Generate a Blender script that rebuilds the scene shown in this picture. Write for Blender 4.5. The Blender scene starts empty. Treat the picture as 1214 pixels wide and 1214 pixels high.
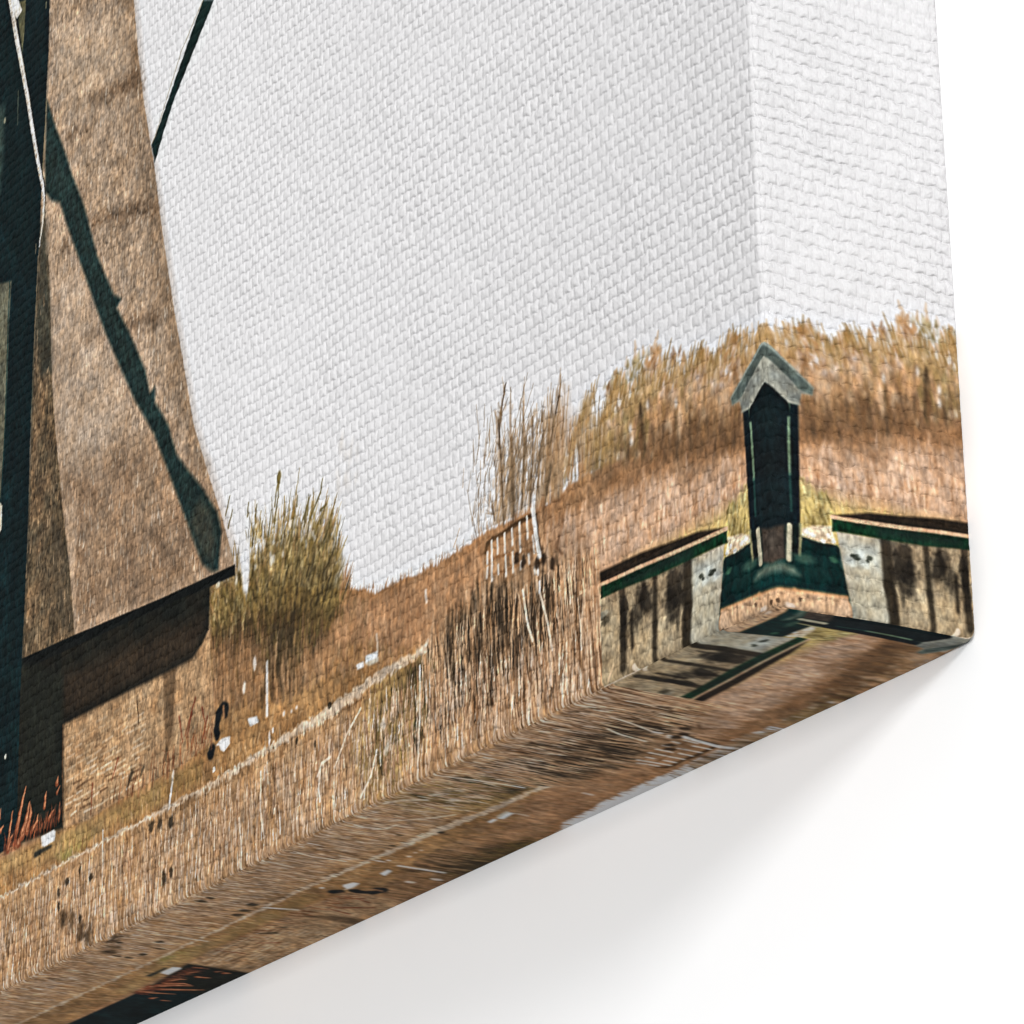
import bpy, math
import numpy as np

# ---------------------------------------------------------------- scene, camera, light
scene = bpy.context.scene
SC = 0.001                      # everything below is measured in millimetres
rng = np.random.default_rng(7)

cam_data = bpy.data.cameras.new("camera")
cam = bpy.data.objects.new("camera", cam_data)
scene.collection.objects.link(cam)
from mathutils import Matrix
cam.matrix_world = Matrix([[0.5278517, 0.3117875, 0.7900387, 0.4605733], [0.8491802, -0.1758873, -0.4979524, -0.3398461], [-0.0162976, 0.9337302, -0.3576062, -0.2025385], [0.0, 0.0, 0.0, 1.0]])
cam_data.sensor_width = 36
cam_data.lens = 133.6880
cam_data.clip_start = 0.01
cam_data.clip_end = 50
scene.camera = cam

world = bpy.data.worlds.new("World")
scene.world = world
world.use_nodes = True
wn = world.node_tree.nodes
# plain white surround, shaped darker below to dim the canvas underside
tc = wn.new("ShaderNodeTexCoord"); sep = wn.new("ShaderNodeSeparateXYZ"); mr = wn.new("ShaderNodeMapRange")
mr.inputs["From Min"].default_value = -0.8; mr.inputs["From Max"].default_value = 0.6
mr.inputs["To Min"].default_value = 0.20; mr.inputs["To Max"].default_value = 0.34
world.node_tree.links.new(tc.outputs["Generated"], sep.inputs[0])
world.node_tree.links.new(sep.outputs["Z"], mr.inputs["Value"])
wn["Background"].inputs[0].default_value = (1.0, 1.0, 1.0, 1)
world.node_tree.links.new(mr.outputs["Result"], wn["Background"].inputs[1])

scene.view_settings.view_transform = 'Standard'
scene.view_settings.look = 'None'
scene.view_settings.exposure = 0.0
scene.view_settings.gamma = 1.0
scene.view_settings.use_curve_mapping = False


def area_lamp(name, direction, dist, size, irradiance):
    """a soft area lamp out of view, shining at the canvas corner from the given direction"""
    d = np.array(direction, float); d /= np.linalg.norm(d)
    ld = bpy.data.lights.new(name, 'AREA')
    ld.shape = 'SQUARE'; ld.size = size
    ld.energy = irradiance * math.pi ** 2 * dist * dist
    ld.color = (0.995, 0.998, 1.0)
    o = bpy.data.objects.new(name, ld)
    tgt = np.array([-0.08, 0.02, 0.06])
    p = tgt + d * dist
    from mathutils import Vector
    o.location = Vector(p)
    o.rotation_euler = Vector(tgt - p).to_track_quat('-Z', 'Y').to_euler()
    scene.collection.objects.link(o)
    return o


area_lamp("side_lamp", (0.90, -0.30, 0.26), 3.0, 0.50, 0.80)
area_lamp("front_fill", (0.14, -1.0, -0.12), 3.0, 1.4, 0.66)  # added unseen fill, keeps the wall below the canvas bright
area_lamp("overhead_lamp", (-0.34, -0.52, 0.78), 3.0, 0.8, 0.26)

# ---------------------------------------------------------------- materials
def principled(name):
    m = bpy.data.materials.new(name); m.use_nodes = True
    return m, m.node_tree.nodes, m.node_tree.links, m.node_tree.nodes["Principled BSDF"]


def make_wall_material():
    m, n, l, b = principled("white_plaster")
    tc = n.new("ShaderNodeTexCoord")
    no = n.new("ShaderNodeTexNoise"); no.inputs["Scale"].default_value = 60; no.inputs["Detail"].default_value = 6
    l.new(tc.outputs["Object"], no.inputs["Vector"])
    mx = n.new("ShaderNodeMix"); mx.data_type = 'RGBA'
    mx.inputs[6].default_value = (0.903, 0.905, 0.906, 1); mx.inputs[7].default_value = (0.920, 0.922, 0.923, 1)
    l.new(no.outputs["Fac"], mx.inputs[0]); l.new(mx.outputs[2], b.inputs["Base Color"])
    b.inputs["Roughness"].default_value = 0.95
    b.inputs["Specular IOR Level"].default_value = 0.1
    bp = n.new("ShaderNodeBump"); bp.inputs["Strength"].default_value = 0.03; bp.inputs["Distance"].default_value = 0.0005
    l.new(no.outputs["Fac"], bp.inputs["Height"]); l.new(bp.outputs["Normal"], b.inputs["Normal"])
    return m


def make_canvas_material(name, fibre):
    """printed cotton canvas: ink colour from the weave mesh, fine fibres from noise"""
    m, n, l, b = principled(name)
    at = n.new("ShaderNodeAttribute"); at.attribute_name = "ink"
    tc = n.new("ShaderNodeTexCoord")
    mp = n.new("ShaderNodeMapping"); mp.inputs["Scale"].default_value = (1, 1, 0.55)
    l.new(tc.outputs["Object"], mp.inputs["Vector"])
    no = n.new("ShaderNodeTexNoise"); no.inputs["Scale"].default_value = 2600; no.inputs["Detail"].default_value = 3
    l.new(mp.outputs["Vector"], no.inputs["Vector"])
    mr = n.new("ShaderNodeMapRange"); mr.inputs["From Min"].default_value = 0.25; mr.inputs["From Max"].default_value = 0.75
    mr.inputs["To Min"].default_value = 1 - fibre; mr.inputs["To Max"].default_value = 1 + fibre
    l.new(no.outputs["Fac"], mr.inputs["Value"])
    mul = n.new("ShaderNodeVectorMath"); mul.operation = 'SCALE'
    l.new(at.outputs["Color"], mul.inputs[0]); l.new(mr.outputs["Result"], mul.inputs["Scale"])
    l.new(mul.outputs["Vector"], b.inputs["Base Color"])
    b.inputs["Roughness"].default_value = 0.85
    b.inputs["Specular IOR Level"].default_value = 0.06
    bp = n.new("ShaderNodeBump"); bp.inputs["Strength"].default_value = 0.35; bp.inputs["Distance"].default_value = 0.0001
    l.new(no.outputs["Fac"], bp.inputs["Height"]); l.new(bp.outputs["Normal"], b.inputs["Normal"])
    return m


def make_wood_material():
    m, n, l, b = principled("pine_wood")
    tc = n.new("ShaderNodeTexCoord")
    wv = n.new("ShaderNodeTexWave"); wv.inputs["Scale"].default_value = 40; wv.inputs["Distortion"].default_value = 3
    l.new(tc.outputs["Object"], wv.inputs["Vector"])
    mx = n.new("ShaderNodeMix"); mx.data_type = 'RGBA'
    mx.inputs[6].default_value = (0.45, 0.31, 0.18, 1); mx.inputs[7].default_value = (0.55, 0.40, 0.25, 1)
    l.new(wv.outputs["Fac"], mx.inputs[0]); l.new(mx.outputs[2], b.inputs["Base Color"])
    return m


M_WALL = make_wall_material()
M_CANVAS = make_canvas_material("printed_canvas", 0.07)
M_FLAT = make_canvas_material("printed_canvas_smooth", 0.05)
M_WOOD = make_wood_material()

# ---------------------------------------------------------------- canvas size (mm)
W, H, D = 400.0, 330.0, 40.0     # the right bottom front corner is the origin; x < 0 along the front, y > 0 to the wall
RAD = 1.1                        # rounded edges of the wrapped fabric

# ---------------------------------------------------------------- noise
def _hash(i, j, seed):
    h = (i.astype(np.int64) * 374761393 + j.astype(np.int64) * 668265263 + seed * 974634777) & 0xFFFFFFFF
    h = ((h ^ (h >> 13)) * 1274126177) & 0xFFFFFFFF
    h = h ^ (h >> 16)
    return (h & 0xFFFF).astype(np.float32) / 65535.0


def vn(x, z, seed=0):
    """value noise in -1..1"""
    i = np.floor(x); j = np.floor(z)
    fx = (x - i).astype(np.float32); fz = (z - j).astype(np.float32)
    fx = fx * fx * (3 - 2 * fx); fz = fz * fz * (3 - 2 * fz)
    a = _hash(i, j, seed); b = _hash(i + 1, j, seed); c = _hash(i, j + 1, seed); d = _hash(i + 1, j + 1, seed)
    return ((a * (1 - fx) + b * fx) * (1 - fz) + (c * (1 - fx) + d * fx) * fz) * 2 - 1


def fbm(x, z, seed=0, octv=3):
    s = 0; a = 1.0; t = 0
    for k in range(octv):
        s = s + a * vn(x * 2 ** k, z * 2 ** k, seed + 31 * k); t += a; a *= 0.55
    return s / t


# ---------------------------------------------------------------- the print, painted on the front in millimetres
def axis(breaks):
    out = [np.array([breaks[0][0]], float)]
    for (a, _), (b, st) in zip(breaks[:-1], breaks[1:]):
        n = max(1, int(round((b - a) / st)))
        out.append(np.linspace(a, b, n + 1)[1:])
    return np.concatenate(out)


XS = axis([(-W, 0), (-330, 1.2), (-200, 0.29), (-100, 0.26), (-RAD * 2, 0.235), (0, 0.12)])
ZS = axis([(0, 0), (RAD * 2, 0.1), (90, 0.155), (190, 0.19), (275, 0.22), (H, 1.0)])
NX, NZ = len(XS), len(ZS)
GX = np.broadcast_to(XS[None, :], (NZ, NX)); GZ = np.broadcast_to(ZS[:, None], (NZ, NX))
INK = np.zeros((NZ, NX, 3), np.float32)
REG = np.zeros((NZ, NX), np.uint8)
REGIONS = ["sky", "windmill", "sail", "pole", "bush", "trees", "railing", "gate", "post", "path", "field"]
RID = {k: i for i, k in enumerate(REGIONS)}


def window(x0, x1, z0, z1):
    i0, i1 = np.searchsorted(XS, [x0, x1]); j0, j1 = np.searchsorted(ZS, [z0, z1])
    return slice(max(j0 - 1, 0), j1 + 1), slice(max(i0 - 1, 0), i1 + 1)


def blend(sl, cov, col, region):
    if cov.size == 0: return
    c = np.asarray(col, np.float32) / 255.0 if not callable(col) else col(GX[sl], GZ[sl]) / 255.0
    INK[sl] = INK[sl] * (1 - cov[..., None]) + c * cov[..., None]
    if region is not None:
        r = REG[sl]; r[cov > 0.5] = RID[region]


def poly_cov(poly, soft, sl, rough=0.0, rs=1.0, seed=5):
    X = GX[sl].astype(np.float32); Z = GZ[sl].astype(np.float32)
    if rough:
        X = X + rough * vn(X / rs, Z / rs, seed); Z = Z + rough * vn(X / rs + 50, Z / rs, seed + 1)
    d2 = np.full(X.shape, 1e9, np.float32); inside = np.zeros(X.shape, bool)
    n = len(poly)
    for k in range(n):
        x0, z0 = poly[k]; x1, z1 = poly[(k + 1) % n]
        ex, ez = x1 - x0, z1 - z0
        L = ex * ex + ez * ez + 1e-9
        t = np.clip(((X - x0) * ex + (Z - z0) * ez) / L, 0, 1)
        d2 = np.minimum(d2, (X - x0 - t * ex) ** 2 + (Z - z0 - t * ez) ** 2)
        if z0 != z1:
            cr = ((z0 > Z) != (z1 > Z)) & (X < (x1 - x0) * (Z - z0) / (z1 - z0) + x0)
            inside ^= cr
    d = np.sqrt(d2); d = np.where(inside, d, -d)
    return np.clip(d / soft + 0.5, 0, 1)


def fill(poly, col, soft=0.35, region=None, alpha=1.0, rough=0.0, rs=1.0, seed=5):
    p = np.array(poly); pad = soft + rough + 0.5
    sl = window(p[:, 0].min() - pad, p[:, 0].max() + pad, p[:, 1].min() - pad, p[:, 1].max() + pad)
    blend(sl, poly_cov(poly, soft, sl, rough, rs, seed) * alpha, col, region)


def stroke(p0, p1, r0, r1, col, alpha=1.0, soft=0.26, region=None):
    pad = max(r0, r1) + soft
    sl = window(min(p0[0], p1[0]) - pad, max(p0[0], p1[0]) + pad, min(p0[1], p1[1]) - pad, max(p0[1], p1[1]) + pad)
    X = GX[sl]; Z = GZ[sl]
    ex, ez = p1[0] - p0[0], p1[1] - p0[1]
    t = np.clip(((X - p0[0]) * ex + (Z - p0[1]) * ez) / (ex * ex + ez * ez + 1e-9), 0, 1)
    d = np.sqrt((X - p0[0] - t * ex) ** 2 + (Z - p0[1] - t * ez) ** 2)
    blend(sl, (np.clip((r0 + (r1 - r0) * t - d) / soft + 0.5, 0, 1) * alpha).astype(np.float32), col, region)


def line(pts, r, col, alpha=1.0, soft=0.22, region=None, r_end=None):
    n = len(pts) - 1; r_end = r if r_end is None else r_end
    for k in range(n):
        stroke(pts[k], pts[k + 1], r + (r_end - r) * k / n, r + (r_end - r) * (k + 1) / n, col, alpha, soft, region)


def blob(c, rx, rz, col, alpha=1.0, soft=0.5, rough=0.3, seed=3, region=None):
    sl = window(c[0] - rx * 2.3, c[0] + rx * 2.3, c[1] - rz * 2.3, c[1] + rz * 2.3)
    X = GX[sl]; Z = GZ[sl]
    d = np.sqrt(((X - c[0]) / rx) ** 2 + ((Z - c[1]) / rz) ** 2) + rough * fbm(X / rx, Z / rz * 1.3, seed)
    blend(sl, (np.clip((1 - d) / soft + 0.5, 0, 1) * alpha).astype(np.float32), col, region)


def mottled(c, a1=0.08, a2=0.1, a3=0.1, seed=1, s=1.0, c2=None, streak=1.0):
    """printed texture: broad, middle and fine mottling of one ink colour"""
    c = np.array(c, np.float32)

    def f(X, Z):
        k = 1 + a1 * fbm(X / (6 * s), Z / (6 * s * streak), seed) + a2 * vn(X / (0.9 * s), Z / (1.5 * s * streak), seed + 7) \
            + a3 * vn(X / (0.42 * s), Z / (0.7 * s * streak), seed + 9)
        out = c[None, None, :] * k[..., None]
        if c2 is not None:
            w = np.clip(0.5 + 0.9 * fbm(X / (4 * s), Z / (5 * s * streak), seed + 77), 0, 1)[..., None]
            out = out * (1 - w) + np.array(c2, np.float32) * k[..., None] * w
        return np.clip(out, 0, 255)
    return f


def in_poly(poly, x, z):
    c = False; n = len(poly)
    for k in range(n):
        x0, z0 = poly[k]; x1, z1 = poly[(k + 1) % n]
        if (z0 > z) != (z1 > z) and x < (x1 - x0) * (z - z0) / (z1 - z0) + x0: c = not c
    return c


def grass(poly, n, ln, wd, cols, lean=0.0, spread=0.12, alpha=(0.5, 0.95), seed=0, region=None, tip=0.25, gap=0.0):
    """n blades rooted inside the outline"""
    r = np.random.default_rng(seed); p = np.array(poly)
    lo = p.min(0); hi = p.max(0); k = 0; tries = 0
    while k < n and tries < n * 12:
        tries += 1
        x = r.uniform(lo[0], hi[0]); z = r.uniform(lo[1], hi[1])
        if not in_poly(poly, x, z): continue
        if gap and vn(np.array([x / 7.0]), np.array([z / 5.0]), seed + 3)[0] < gap - 1: continue
        k += 1
        L = r.uniform(*ln); a = lean + r.normal(0, spread)
        w = r.uniform(*wd) * 0.5
        c = np.array(cols[r.integers(len(cols))], float) * r.uniform(0.86, 1.12)
        xm = x + math.sin(a) * L * 0.55; zm = z + math.cos(a) * L * 0.55
        a2 = a + r.normal(0, spread)
        al = r.uniform(*alpha)
        sf = r.choice((0.2, 0.3, 0.55))
        stroke((x, z), (xm, zm), w, w, np.clip(c, 0, 255), al, sf, region)
        stroke((xm, zm), (xm + math.sin(a2) * L * 0.45, zm + math.cos(a2) * L * 0.45), w, w * tip, np.clip(c, 0, 255), al, sf, region)


# ---- sky
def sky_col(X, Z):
    k = 1.012 - 0.055 * np.clip((X + 190) / 190, 0, 1) ** 1.3 + 0.012 * fbm(X / 40, Z / 40, 3) + 0.012 * vn(X / 2.5, Z / 2.5, 4)  # light falloff painted into the sky ink, darker towards the right edge
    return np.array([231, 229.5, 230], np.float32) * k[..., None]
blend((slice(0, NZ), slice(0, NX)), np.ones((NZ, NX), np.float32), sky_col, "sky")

# ---- brown field behind, down to the bottom edge
FIELD = [(-411.9,90.6),(-299.8,83.7),(-214.6,71.2),(-177.0,59.2),(-138.7,45.6),(-131.6,43.5),(-126.8,41.2),(-121.4,41.2),(-110.5,40.1),(-98.3,39.8),(-88.8,40.5),(-80.7,40.4),(-67.4,38.9),(-60.2,40.1),(-53.3,40.3),(-46.9,40.3),(-37.0,38.0),(-27.0,35.2),(-14.7,32.6),(-5.2,30.6),(10.9,26.3),(16.4,24.4),(13.4,-13.5),(-54.7,-2.3),(-292.7,-10.3),(-399.3,-6.8)]
fill(FIELD, mottled((167, 123, 84), 0.1, 0.10, 0.08, 11, 1.2, (152, 109, 72)), 0.6, "field", rough=0.5, rs=1.5)
# pale reed slope on the right, olive lawn strip below it
fill([(-69.6,33.2),(-45.1,33.0),(-19.8,28.9),(-7.8,26.3),(10.4,20.7),(9.4,7.4),(-13.4,14.9),(-38.0,19.9),(-56.3,21.1),(-70.0,20.7)], mottled((202, 162, 128), 0.07, 0.1, 0.08, 12, 1.2, (188, 146, 110)), 4.0, "field", 0.9)
fill([(-29.2,18.2),(-15.6,18.2),(-8.2,20.5),(3.4,18.8),(10.2,17.2),(9.0,1.9),(-13.7,9.1),(-30.5,16.3)], mottled((172, 148, 88), 0.08, 0.1, 0.08, 13, 1.0), 3.5, "field", 0.9)
# dry reeds in front
REEDS = [(-403.2,23.2),(-282.0,21.8),(-216.7,21.3),(-167.6,21.8),(-142.4,22.1),(-120.0,22.9),(-98.6,24.7),(-81.1,25.0),(-56.2,22.6),(-50.6,17.8),(-51.0,-1.9),(-399.2,-7.8)]
fill(REEDS, mottled((178, 138, 97), 0.1, 0.12, 0.1, 14, 1.0, (164, 122, 80)), 2.0, "field")
fill([(-129.4,25.6),(-110.7,25.1),(-104.7,18.4),(-111.0,7.2),(-120.2,0.8),(-132.7,0.0),(-135.9,14.1)], mottled((140, 112, 64), 0.2, 0.2, 0.15, 15, 1.0), 5.0, "field", 0.7)
# verge by the windmill
VERGE = [(-404.3,31.9),(-295.8,30.6),(-263.2,29.6),(-232.6,29.1),(-196.3,30.8),(-192.8,35.2),(-191.1,43.7),(-135.8,34.3),(-110.7,24.7),(-142.4,23.0),(-167.6,22.2),(-216.7,21.3),(-282.0,21.8),(-403.1,22.1)]
fill(VERGE, mottled((162, 120, 74), 0.12, 0.14, 0.1, 16, 1.0, (146, 104, 62)), 1.5, "field")
fill([(-266.7,24.9),(-263.1,27.8),(-252.7,27.1),(-247.6,25.0),(-252.4,22.9),(-262.7,21.7)], mottled((138, 122, 66), 0.15, 0.12, 0.1, 17), 2.5, "field", 0.9)
fill([(-295.5,27.1),(-295.8,30.6),(-273.8,29.0),(-236.5,27.9),(-216.9,28.3),(-216.8,23.7),(-269.2,24.0)], mottled((166, 130, 80), 0.12, 0.12, 0.1, 18), 2.0, "field", 0.7)
fill([(-240.5,27.1),(-220.8,27.5),(-198.1,27.7),(-198.0,23.2),(-216.7,22.8),(-232.3,23.1)], mottled((140, 108, 62), 0.15, 0.12, 0.1, 19), 2.0, "field", 0.7)

# ---- far trees behind the railing and on the bank
TREEBASE = [(-48.0,38.7),(-37.0,38.7),(-29.3,38.3),(-12.1,34.5),(-2.7,32.2),(-2.9,29.0),(-12.4,30.1),(-29.5,34.1),(-43.7,36.2)]
fill(TREEBASE, mottled((126, 88, 56), 0.15, 0.15, 0.1, 21), 3.0, "trees", 0.85)
TREES = [(-48.2,41.1),(-48.8,45.2),(-48.1,48.1),(-48.0,51.6),(-47.3,54.2),(-44.1,55.2),(-41.4,55.8),(-39.2,56.8),(-38.1,58.4),(-36.9,56.7),(-34.9,54.4),(-33.0,55.2),(-30.9,56.6),(-30.8,53.6),(-26.1,50.8),(-25.1,54.1),(-24.0,51.8),(-21.1,50.0),(-18.9,52.4),(-18.6,49.8),(-13.8,47.3),(-10.7,49.6),(-8.3,49.0),(-6.3,50.1),(-5.4,47.9),(-2.4,46.5),(3.0,45.5),(12.1,42.5),(10.7,24.2),(-14.7,31.7),(-29.4,35.9),(-39.7,37.6)]
TREELOW = [(-48.2,41.1),(-48.9,44.4),(-47.1,47.0),(-41.7,49.0),(-36.4,49.9),(-26.3,47.7),(-14.0,44.1),(-4.3,43.0),(11.7,37.7),(10.7,24.2),(-14.7,31.7),(-29.4,35.9),(-39.7,37.6)]
fill(TREELOW, mottled((168, 122, 80), 0.16, 0.24, 0.16, 22, 1.0, (188, 142, 100)), 6.0, "trees", 0.9, rough=2.2, rs=1.8)
rt = np.random.default_rng(61)
for k in range(950):              # airy twig clumps
    x = rt.uniform(-64, 0); z = rt.uniform(34, 64)
    if not in_poly(TREES, x, z): continue
    olive = x < -35 and rt.uniform() < .7
    c = [(146, 120, 68), (128, 104, 56), (166, 140, 88)][rt.integers(3)] if olive else [(186, 140, 94), (160, 116, 74), (202, 160, 118), (138, 98, 62), (184, 138, 88)][rt.integers(5)]
    a_ = rt.normal(.25, .3); L = rt.uniform(.5, 1.6)
    for m in range(3):
        dx, dz = rt.normal(0, .7, 2)
        stroke((x + dx, z + dz), (x + dx + math.sin(a_) * L, z + dz + math.cos(a_) * L), rt.uniform(.25, .7), .15, c, rt.uniform(.25, .65), .7, "trees" if m == 0 else None)
for k in range(420):              # fine twigs fading into the sky at the top
    x = rt.uniform(-62, 0); zt = np.interp(x, [-62, -56, -51, -48, -44, -40, -36, -33, -29, -25, -20, -15, -10, -5, 0], [45, 52, 56.5, 52, 54, 50, 53, 50.5, 53.5, 49, 51.5, 47.5, 51, 47, 48]) + rt.normal(0, 1.0)
    a_ = rt.normal(.3, .2); L = rt.uniform(1.5, 4.5)
    stroke((x, zt - L), (x + math.sin(a_) * L, zt), .3, .12, [(164, 126, 76), (188, 152, 104), (136, 106, 60)][rt.integers(3)], rt.uniform(.3, .7), .5, "trees")
for k in range(90):               # darker trunks and hollows inside the clumps
    x = rt.uniform(-60, 0); z = np.interp(x, [-62, -45, -20, 0], [38, 37, 33, 31]) + rt.uniform(0, 9); L = rt.uniform(2, 7)
    stroke((x, z), (x + rt.normal(.3, .5), z + L), rt.uniform(.2, .6), .15, [(104, 78, 48), (88, 66, 42), (120, 92, 52)][rt.integers(3)], rt.uniform(.25, .6), .6, "trees")
fill(TREEBASE, mottled((118, 82, 52), 0.2, 0.2, 0.15, 21), 3.5, "trees", 0.6, rough=1.2, rs=1.5)
grass([(-47.4,40.8),(-37.0,39.5),(-12.1,34.5),(-2.7,31.9),(-3.0,27.6),(-32.1,34.4)], 320, (2.0, 7), (0.25, 0.6), [(106, 74, 46), (130, 92, 56), (90, 66, 44)], 0.1, 0.12, (0.25, 0.7), 25, "trees")
line([(-36.8,47.2),(-36.3,43.1),(-35.7,38.3)], 0.45, (74, 56, 36), 0.85, 0.4, "trees")
line([(-20.8,38.4),(-20.8,33.8)], 0.4, (100, 70, 44), 0.7, 0.5, "trees")
for q in [(-39.7,41.5),(-39.9,43.9),(-39.8,50.2),(-43.0,49.8),(-44.4,48.7),(-34.5,46.4),(-44.0,40.4),(-26.0,43.6)]:
    blob(q, 0.45, 0.8, (226, 218, 206), 0.7, 0.6)
for k in range(120):
    x = rng.uniform(-62, -2); z = rng.uniform(36, 62)
    if in_poly(TREES, x, z): blob((x, z), rng.uniform(0.3, 0.8), rng.uniform(0.5, 1.3), (206, 176, 140), 0.35, 0.8, seed=k)
# thin bushes between
for base, n, h, c in [([(-55.5,41.2),(-43.5,39.4)], 26, (5, 13), (156, 118, 68)), ([(-69.3,39.9),(-52.9,38.4)], 26, (6, 17), (168, 122, 78)), ([(-85.6,41.4),(-62.4,39.1)], 46, (9, 25), (158, 124, 86))]:
    for k in range(n):
        t = rng.uniform(0, 1); x = base[0][0] * (1 - t) + base[1][0] * t; z = base[0][1] * (1 - t) + base[1][1] * t
        L = rng.uniform(*h); a = rng.normal(0.16, 0.12)
        stroke((x, z), (x + math.sin(a) * L, z + math.cos(a) * L), 0.35, 0.12, np.array(c) * rng.uniform(0.75, 1.15), rng.uniform(0.35, 0.8), 0.4, "trees")
        for m in range(2):
            u = rng.uniform(0.25, 1); bx = x + math.sin(a) * L * u + rng.normal(0, 1.0); bz = z + L * u * math.cos(a)
            blob((bx, bz), rng.uniform(0.25, 0.6), rng.uniform(0.6, 1.5), np.array(c) * rng.uniform(0.9, 1.3), rng.uniform(0.15, 0.45), 0.9, seed=m + k)
blob((-61.1,50.8), 3.2, 6, (180, 136, 94), 0.42, 1.3, 0.5, 8, "trees")
blob((-53.8,47.8), 3.0, 5, (170, 134, 84), 0.4, 1.3, 0.6, 9, "trees")
blob((-48.6,43.6), 3.6, 4, (150, 116, 66), 0.42, 1.3, 0.5, 10, "trees")
blob((-64.9,46.9), 3.0, 5, (160, 118, 76), 0.42, 1.3, 0.5, 11, "trees")
for pts, r in [([(-82.7,60.6),(-82.0,53.6),(-81.6,46.9),(-81.3,39.5)], 0.34), ([(-78.2,55.6),(-77.8,48.9),(-78.1,39.6)], 0.42), ([(-73.9,54.1),(-74.4,47.7),(-75.2,41.2)], 0.28), ([(-71.0,57.1),(-71.2,49.9),(-72.4,40.6)], 0.34), ([(-65.5,45.5),(-66.4,42.6),(-68.0,37.8)], 0.36), ([(-67.7,52.7),(-69.9,46.2),(-72.1,42.1)], 0.22), ([(-79.9,66.9),(-81.8,61.8),(-82.5,57.1)], 0.3), ([(-56.3,47.1),(-55.9,43.7)], 0.25), ([(-51.9,42.3),(-51.8,37.6)], 0.25), ([(-85.2,44.9),(-84.4,41.8)], 0.3), ([(-62.2,58.0),(-64.0,53.8),(-65.6,49.5)], 0.26)]:
    line(pts, r, (82, 62, 42), 0.85, 0.3, "trees", r * 0.7)
    for k in range(11):           # side twigs
        t = rng.uniform(0, .75); p, q = pts[0], pts[-1]
        x = p[0] * (1 - t) + q[0] * t; z = p[1] * (1 - t) + q[1] * t; a_ = rng.normal(.1, .5); L = rng.uniform(1.2, 4)
        stroke((x, z), (x + math.sin(a_) * L, z + math.cos(a_) * L), .16, .07, [(100, 78, 54), (134, 106, 74), (160, 128, 90)][rng.integers(3)], rng.uniform(.4, .8), .3, "trees")
for k in range(60):
    x0 = rng.uniform(-92, -72); z0 = rng.uniform(40, 62); a = rng.normal(0.15, 0.25); L = rng.uniform(3, 8)
    stroke((x0, z0), (x0 + math.sin(a) * L, z0 + math.cos(a) * L), 0.14, 0.08, (120, 94, 64), 0.5, 0.25, "trees")
grass([(-92.4,39.0),(-77.8,38.8),(-63.8,37.7),(-47.6,36.2),(-47.7,33.9),(-69.5,35.6),(-89.5,36.5)], 200, (1.5, 4), (0.25, 0.6), [(150, 106, 68), (168, 124, 84), (128, 90, 58)], 0.05, 0.2, (0.4, 0.8), 27, "field")
grass([(-138.4,44.3),(-126.1,40.6),(-110.5,39.4),(-95.3,39.2),(-95.4,37.1),(-119.8,37.5),(-135.8,40.2)], 160, (1.0, 3.2), (0.25, 0.5), [(160, 116, 76), (176, 132, 92), (140, 100, 64)], 0.05, 0.2, (0.4, 0.9), 28, "field")

rs_ = np.random.default_rng(71)
for k in range(420):
    x = -75 + 8 * rs_.normal(0, 1); zb = np.interp(x, [-92, -75, -58], [38, 41, 43]); h = np.interp(x, [-92, -86, -78, -70, -58], [14, 21, 13, 15, 10])
    z = zb + rs_.uniform(0, 1) * h; a_ = rs_.normal(.2, .22); L = rs_.uniform(1.2, 4.0)
    stroke((x, z), (x + math.sin(a_) * L, z + math.cos(a_) * L), .16, .08, [(150, 118, 82), (112, 88, 60), (176, 140, 100), (90, 70, 48)][rs_.integers(4)], rs_.uniform(.3, .75), .3, "trees")
fill([(-60.5,38.8),(-52.9,38.4),(-46.0,37.9),(-42.2,38.2),(-37.1,36.1),(-53.0,35.6),(-63.9,36.8)], mottled((150, 108, 70), .12, .12, .1, 29), 3.0, "field", .9)

# field blades, far and slope
grass([(-142.4,40.5),(-92.4,36.6),(-63.9,35.3),(-53.6,21.8),(-92.7,24.5),(-120.0,24.5),(-142.4,27.7)], 900, (1.5, 4.5), (0.25, 0.7), [(150, 108, 72), (182, 138, 98), (132, 92, 60), (170, 124, 84)], 0.06, 0.16, (0.25, 0.7), 30, "field")
grass([(-69.6,33.2),(-45.2,32.2),(-7.8,27.0),(6.0,23.0),(5.2,11.7),(-13.3,16.3),(-37.9,21.4),(-56.3,21.1)], 650, (1.5, 5), (0.3, 0.8), [(204, 164, 130), (172, 130, 94), (214, 174, 140), (160, 116, 80)], 0.08, 0.14, (0.2, 0.6), 31, "field")
grass([(-32.9,18.2),(-13.1,18.5),(-7.0,21.6),(5.7,18.0),(4.9,7.5),(-13.6,12.0)], 160, (1, 3), (0.25, 0.6), [(184, 160, 98), (154, 128, 70), (196, 170, 110)], 0.08, 0.14, (0.2, 0.6), 32, "field")
fill([(-27.9,17.8),(-15.6,18.0),(-10.2,19.7),(-5.7,21.9),(3.5,20.0),(10.2,18.0),(9.0,1.9),(-13.7,9.1),(-30.5,16.3)], mottled((170, 146, 84), 0.1, 0.14, 0.12, 13, 1.0), 3.0, "field", 0.85)
fill([(-43.1,20.3),(-30.3,20.1),(-15.4,20.6),(-8.2,20.5),(-7.8,13.0),(-13.3,15.7),(-28.0,17.2),(-40.7,17.7)], mottled((172, 142, 84), 0.1, 0.14, 0.12, 13, 1.0), 3.5, "field", 0.6)
grass([(-28.0,17.4),(-15.7,17.1),(-6.9,22.3),(5.7,18.7),(4.9,7.5),(-13.6,12.0)], 260, (.8, 2.6), (0.2, 0.5), [(190, 168, 108), (146, 122, 64), (202, 178, 118), (128, 106, 54)], 0.08, 0.2, (0.3, 0.8), 132, "field")
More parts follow.
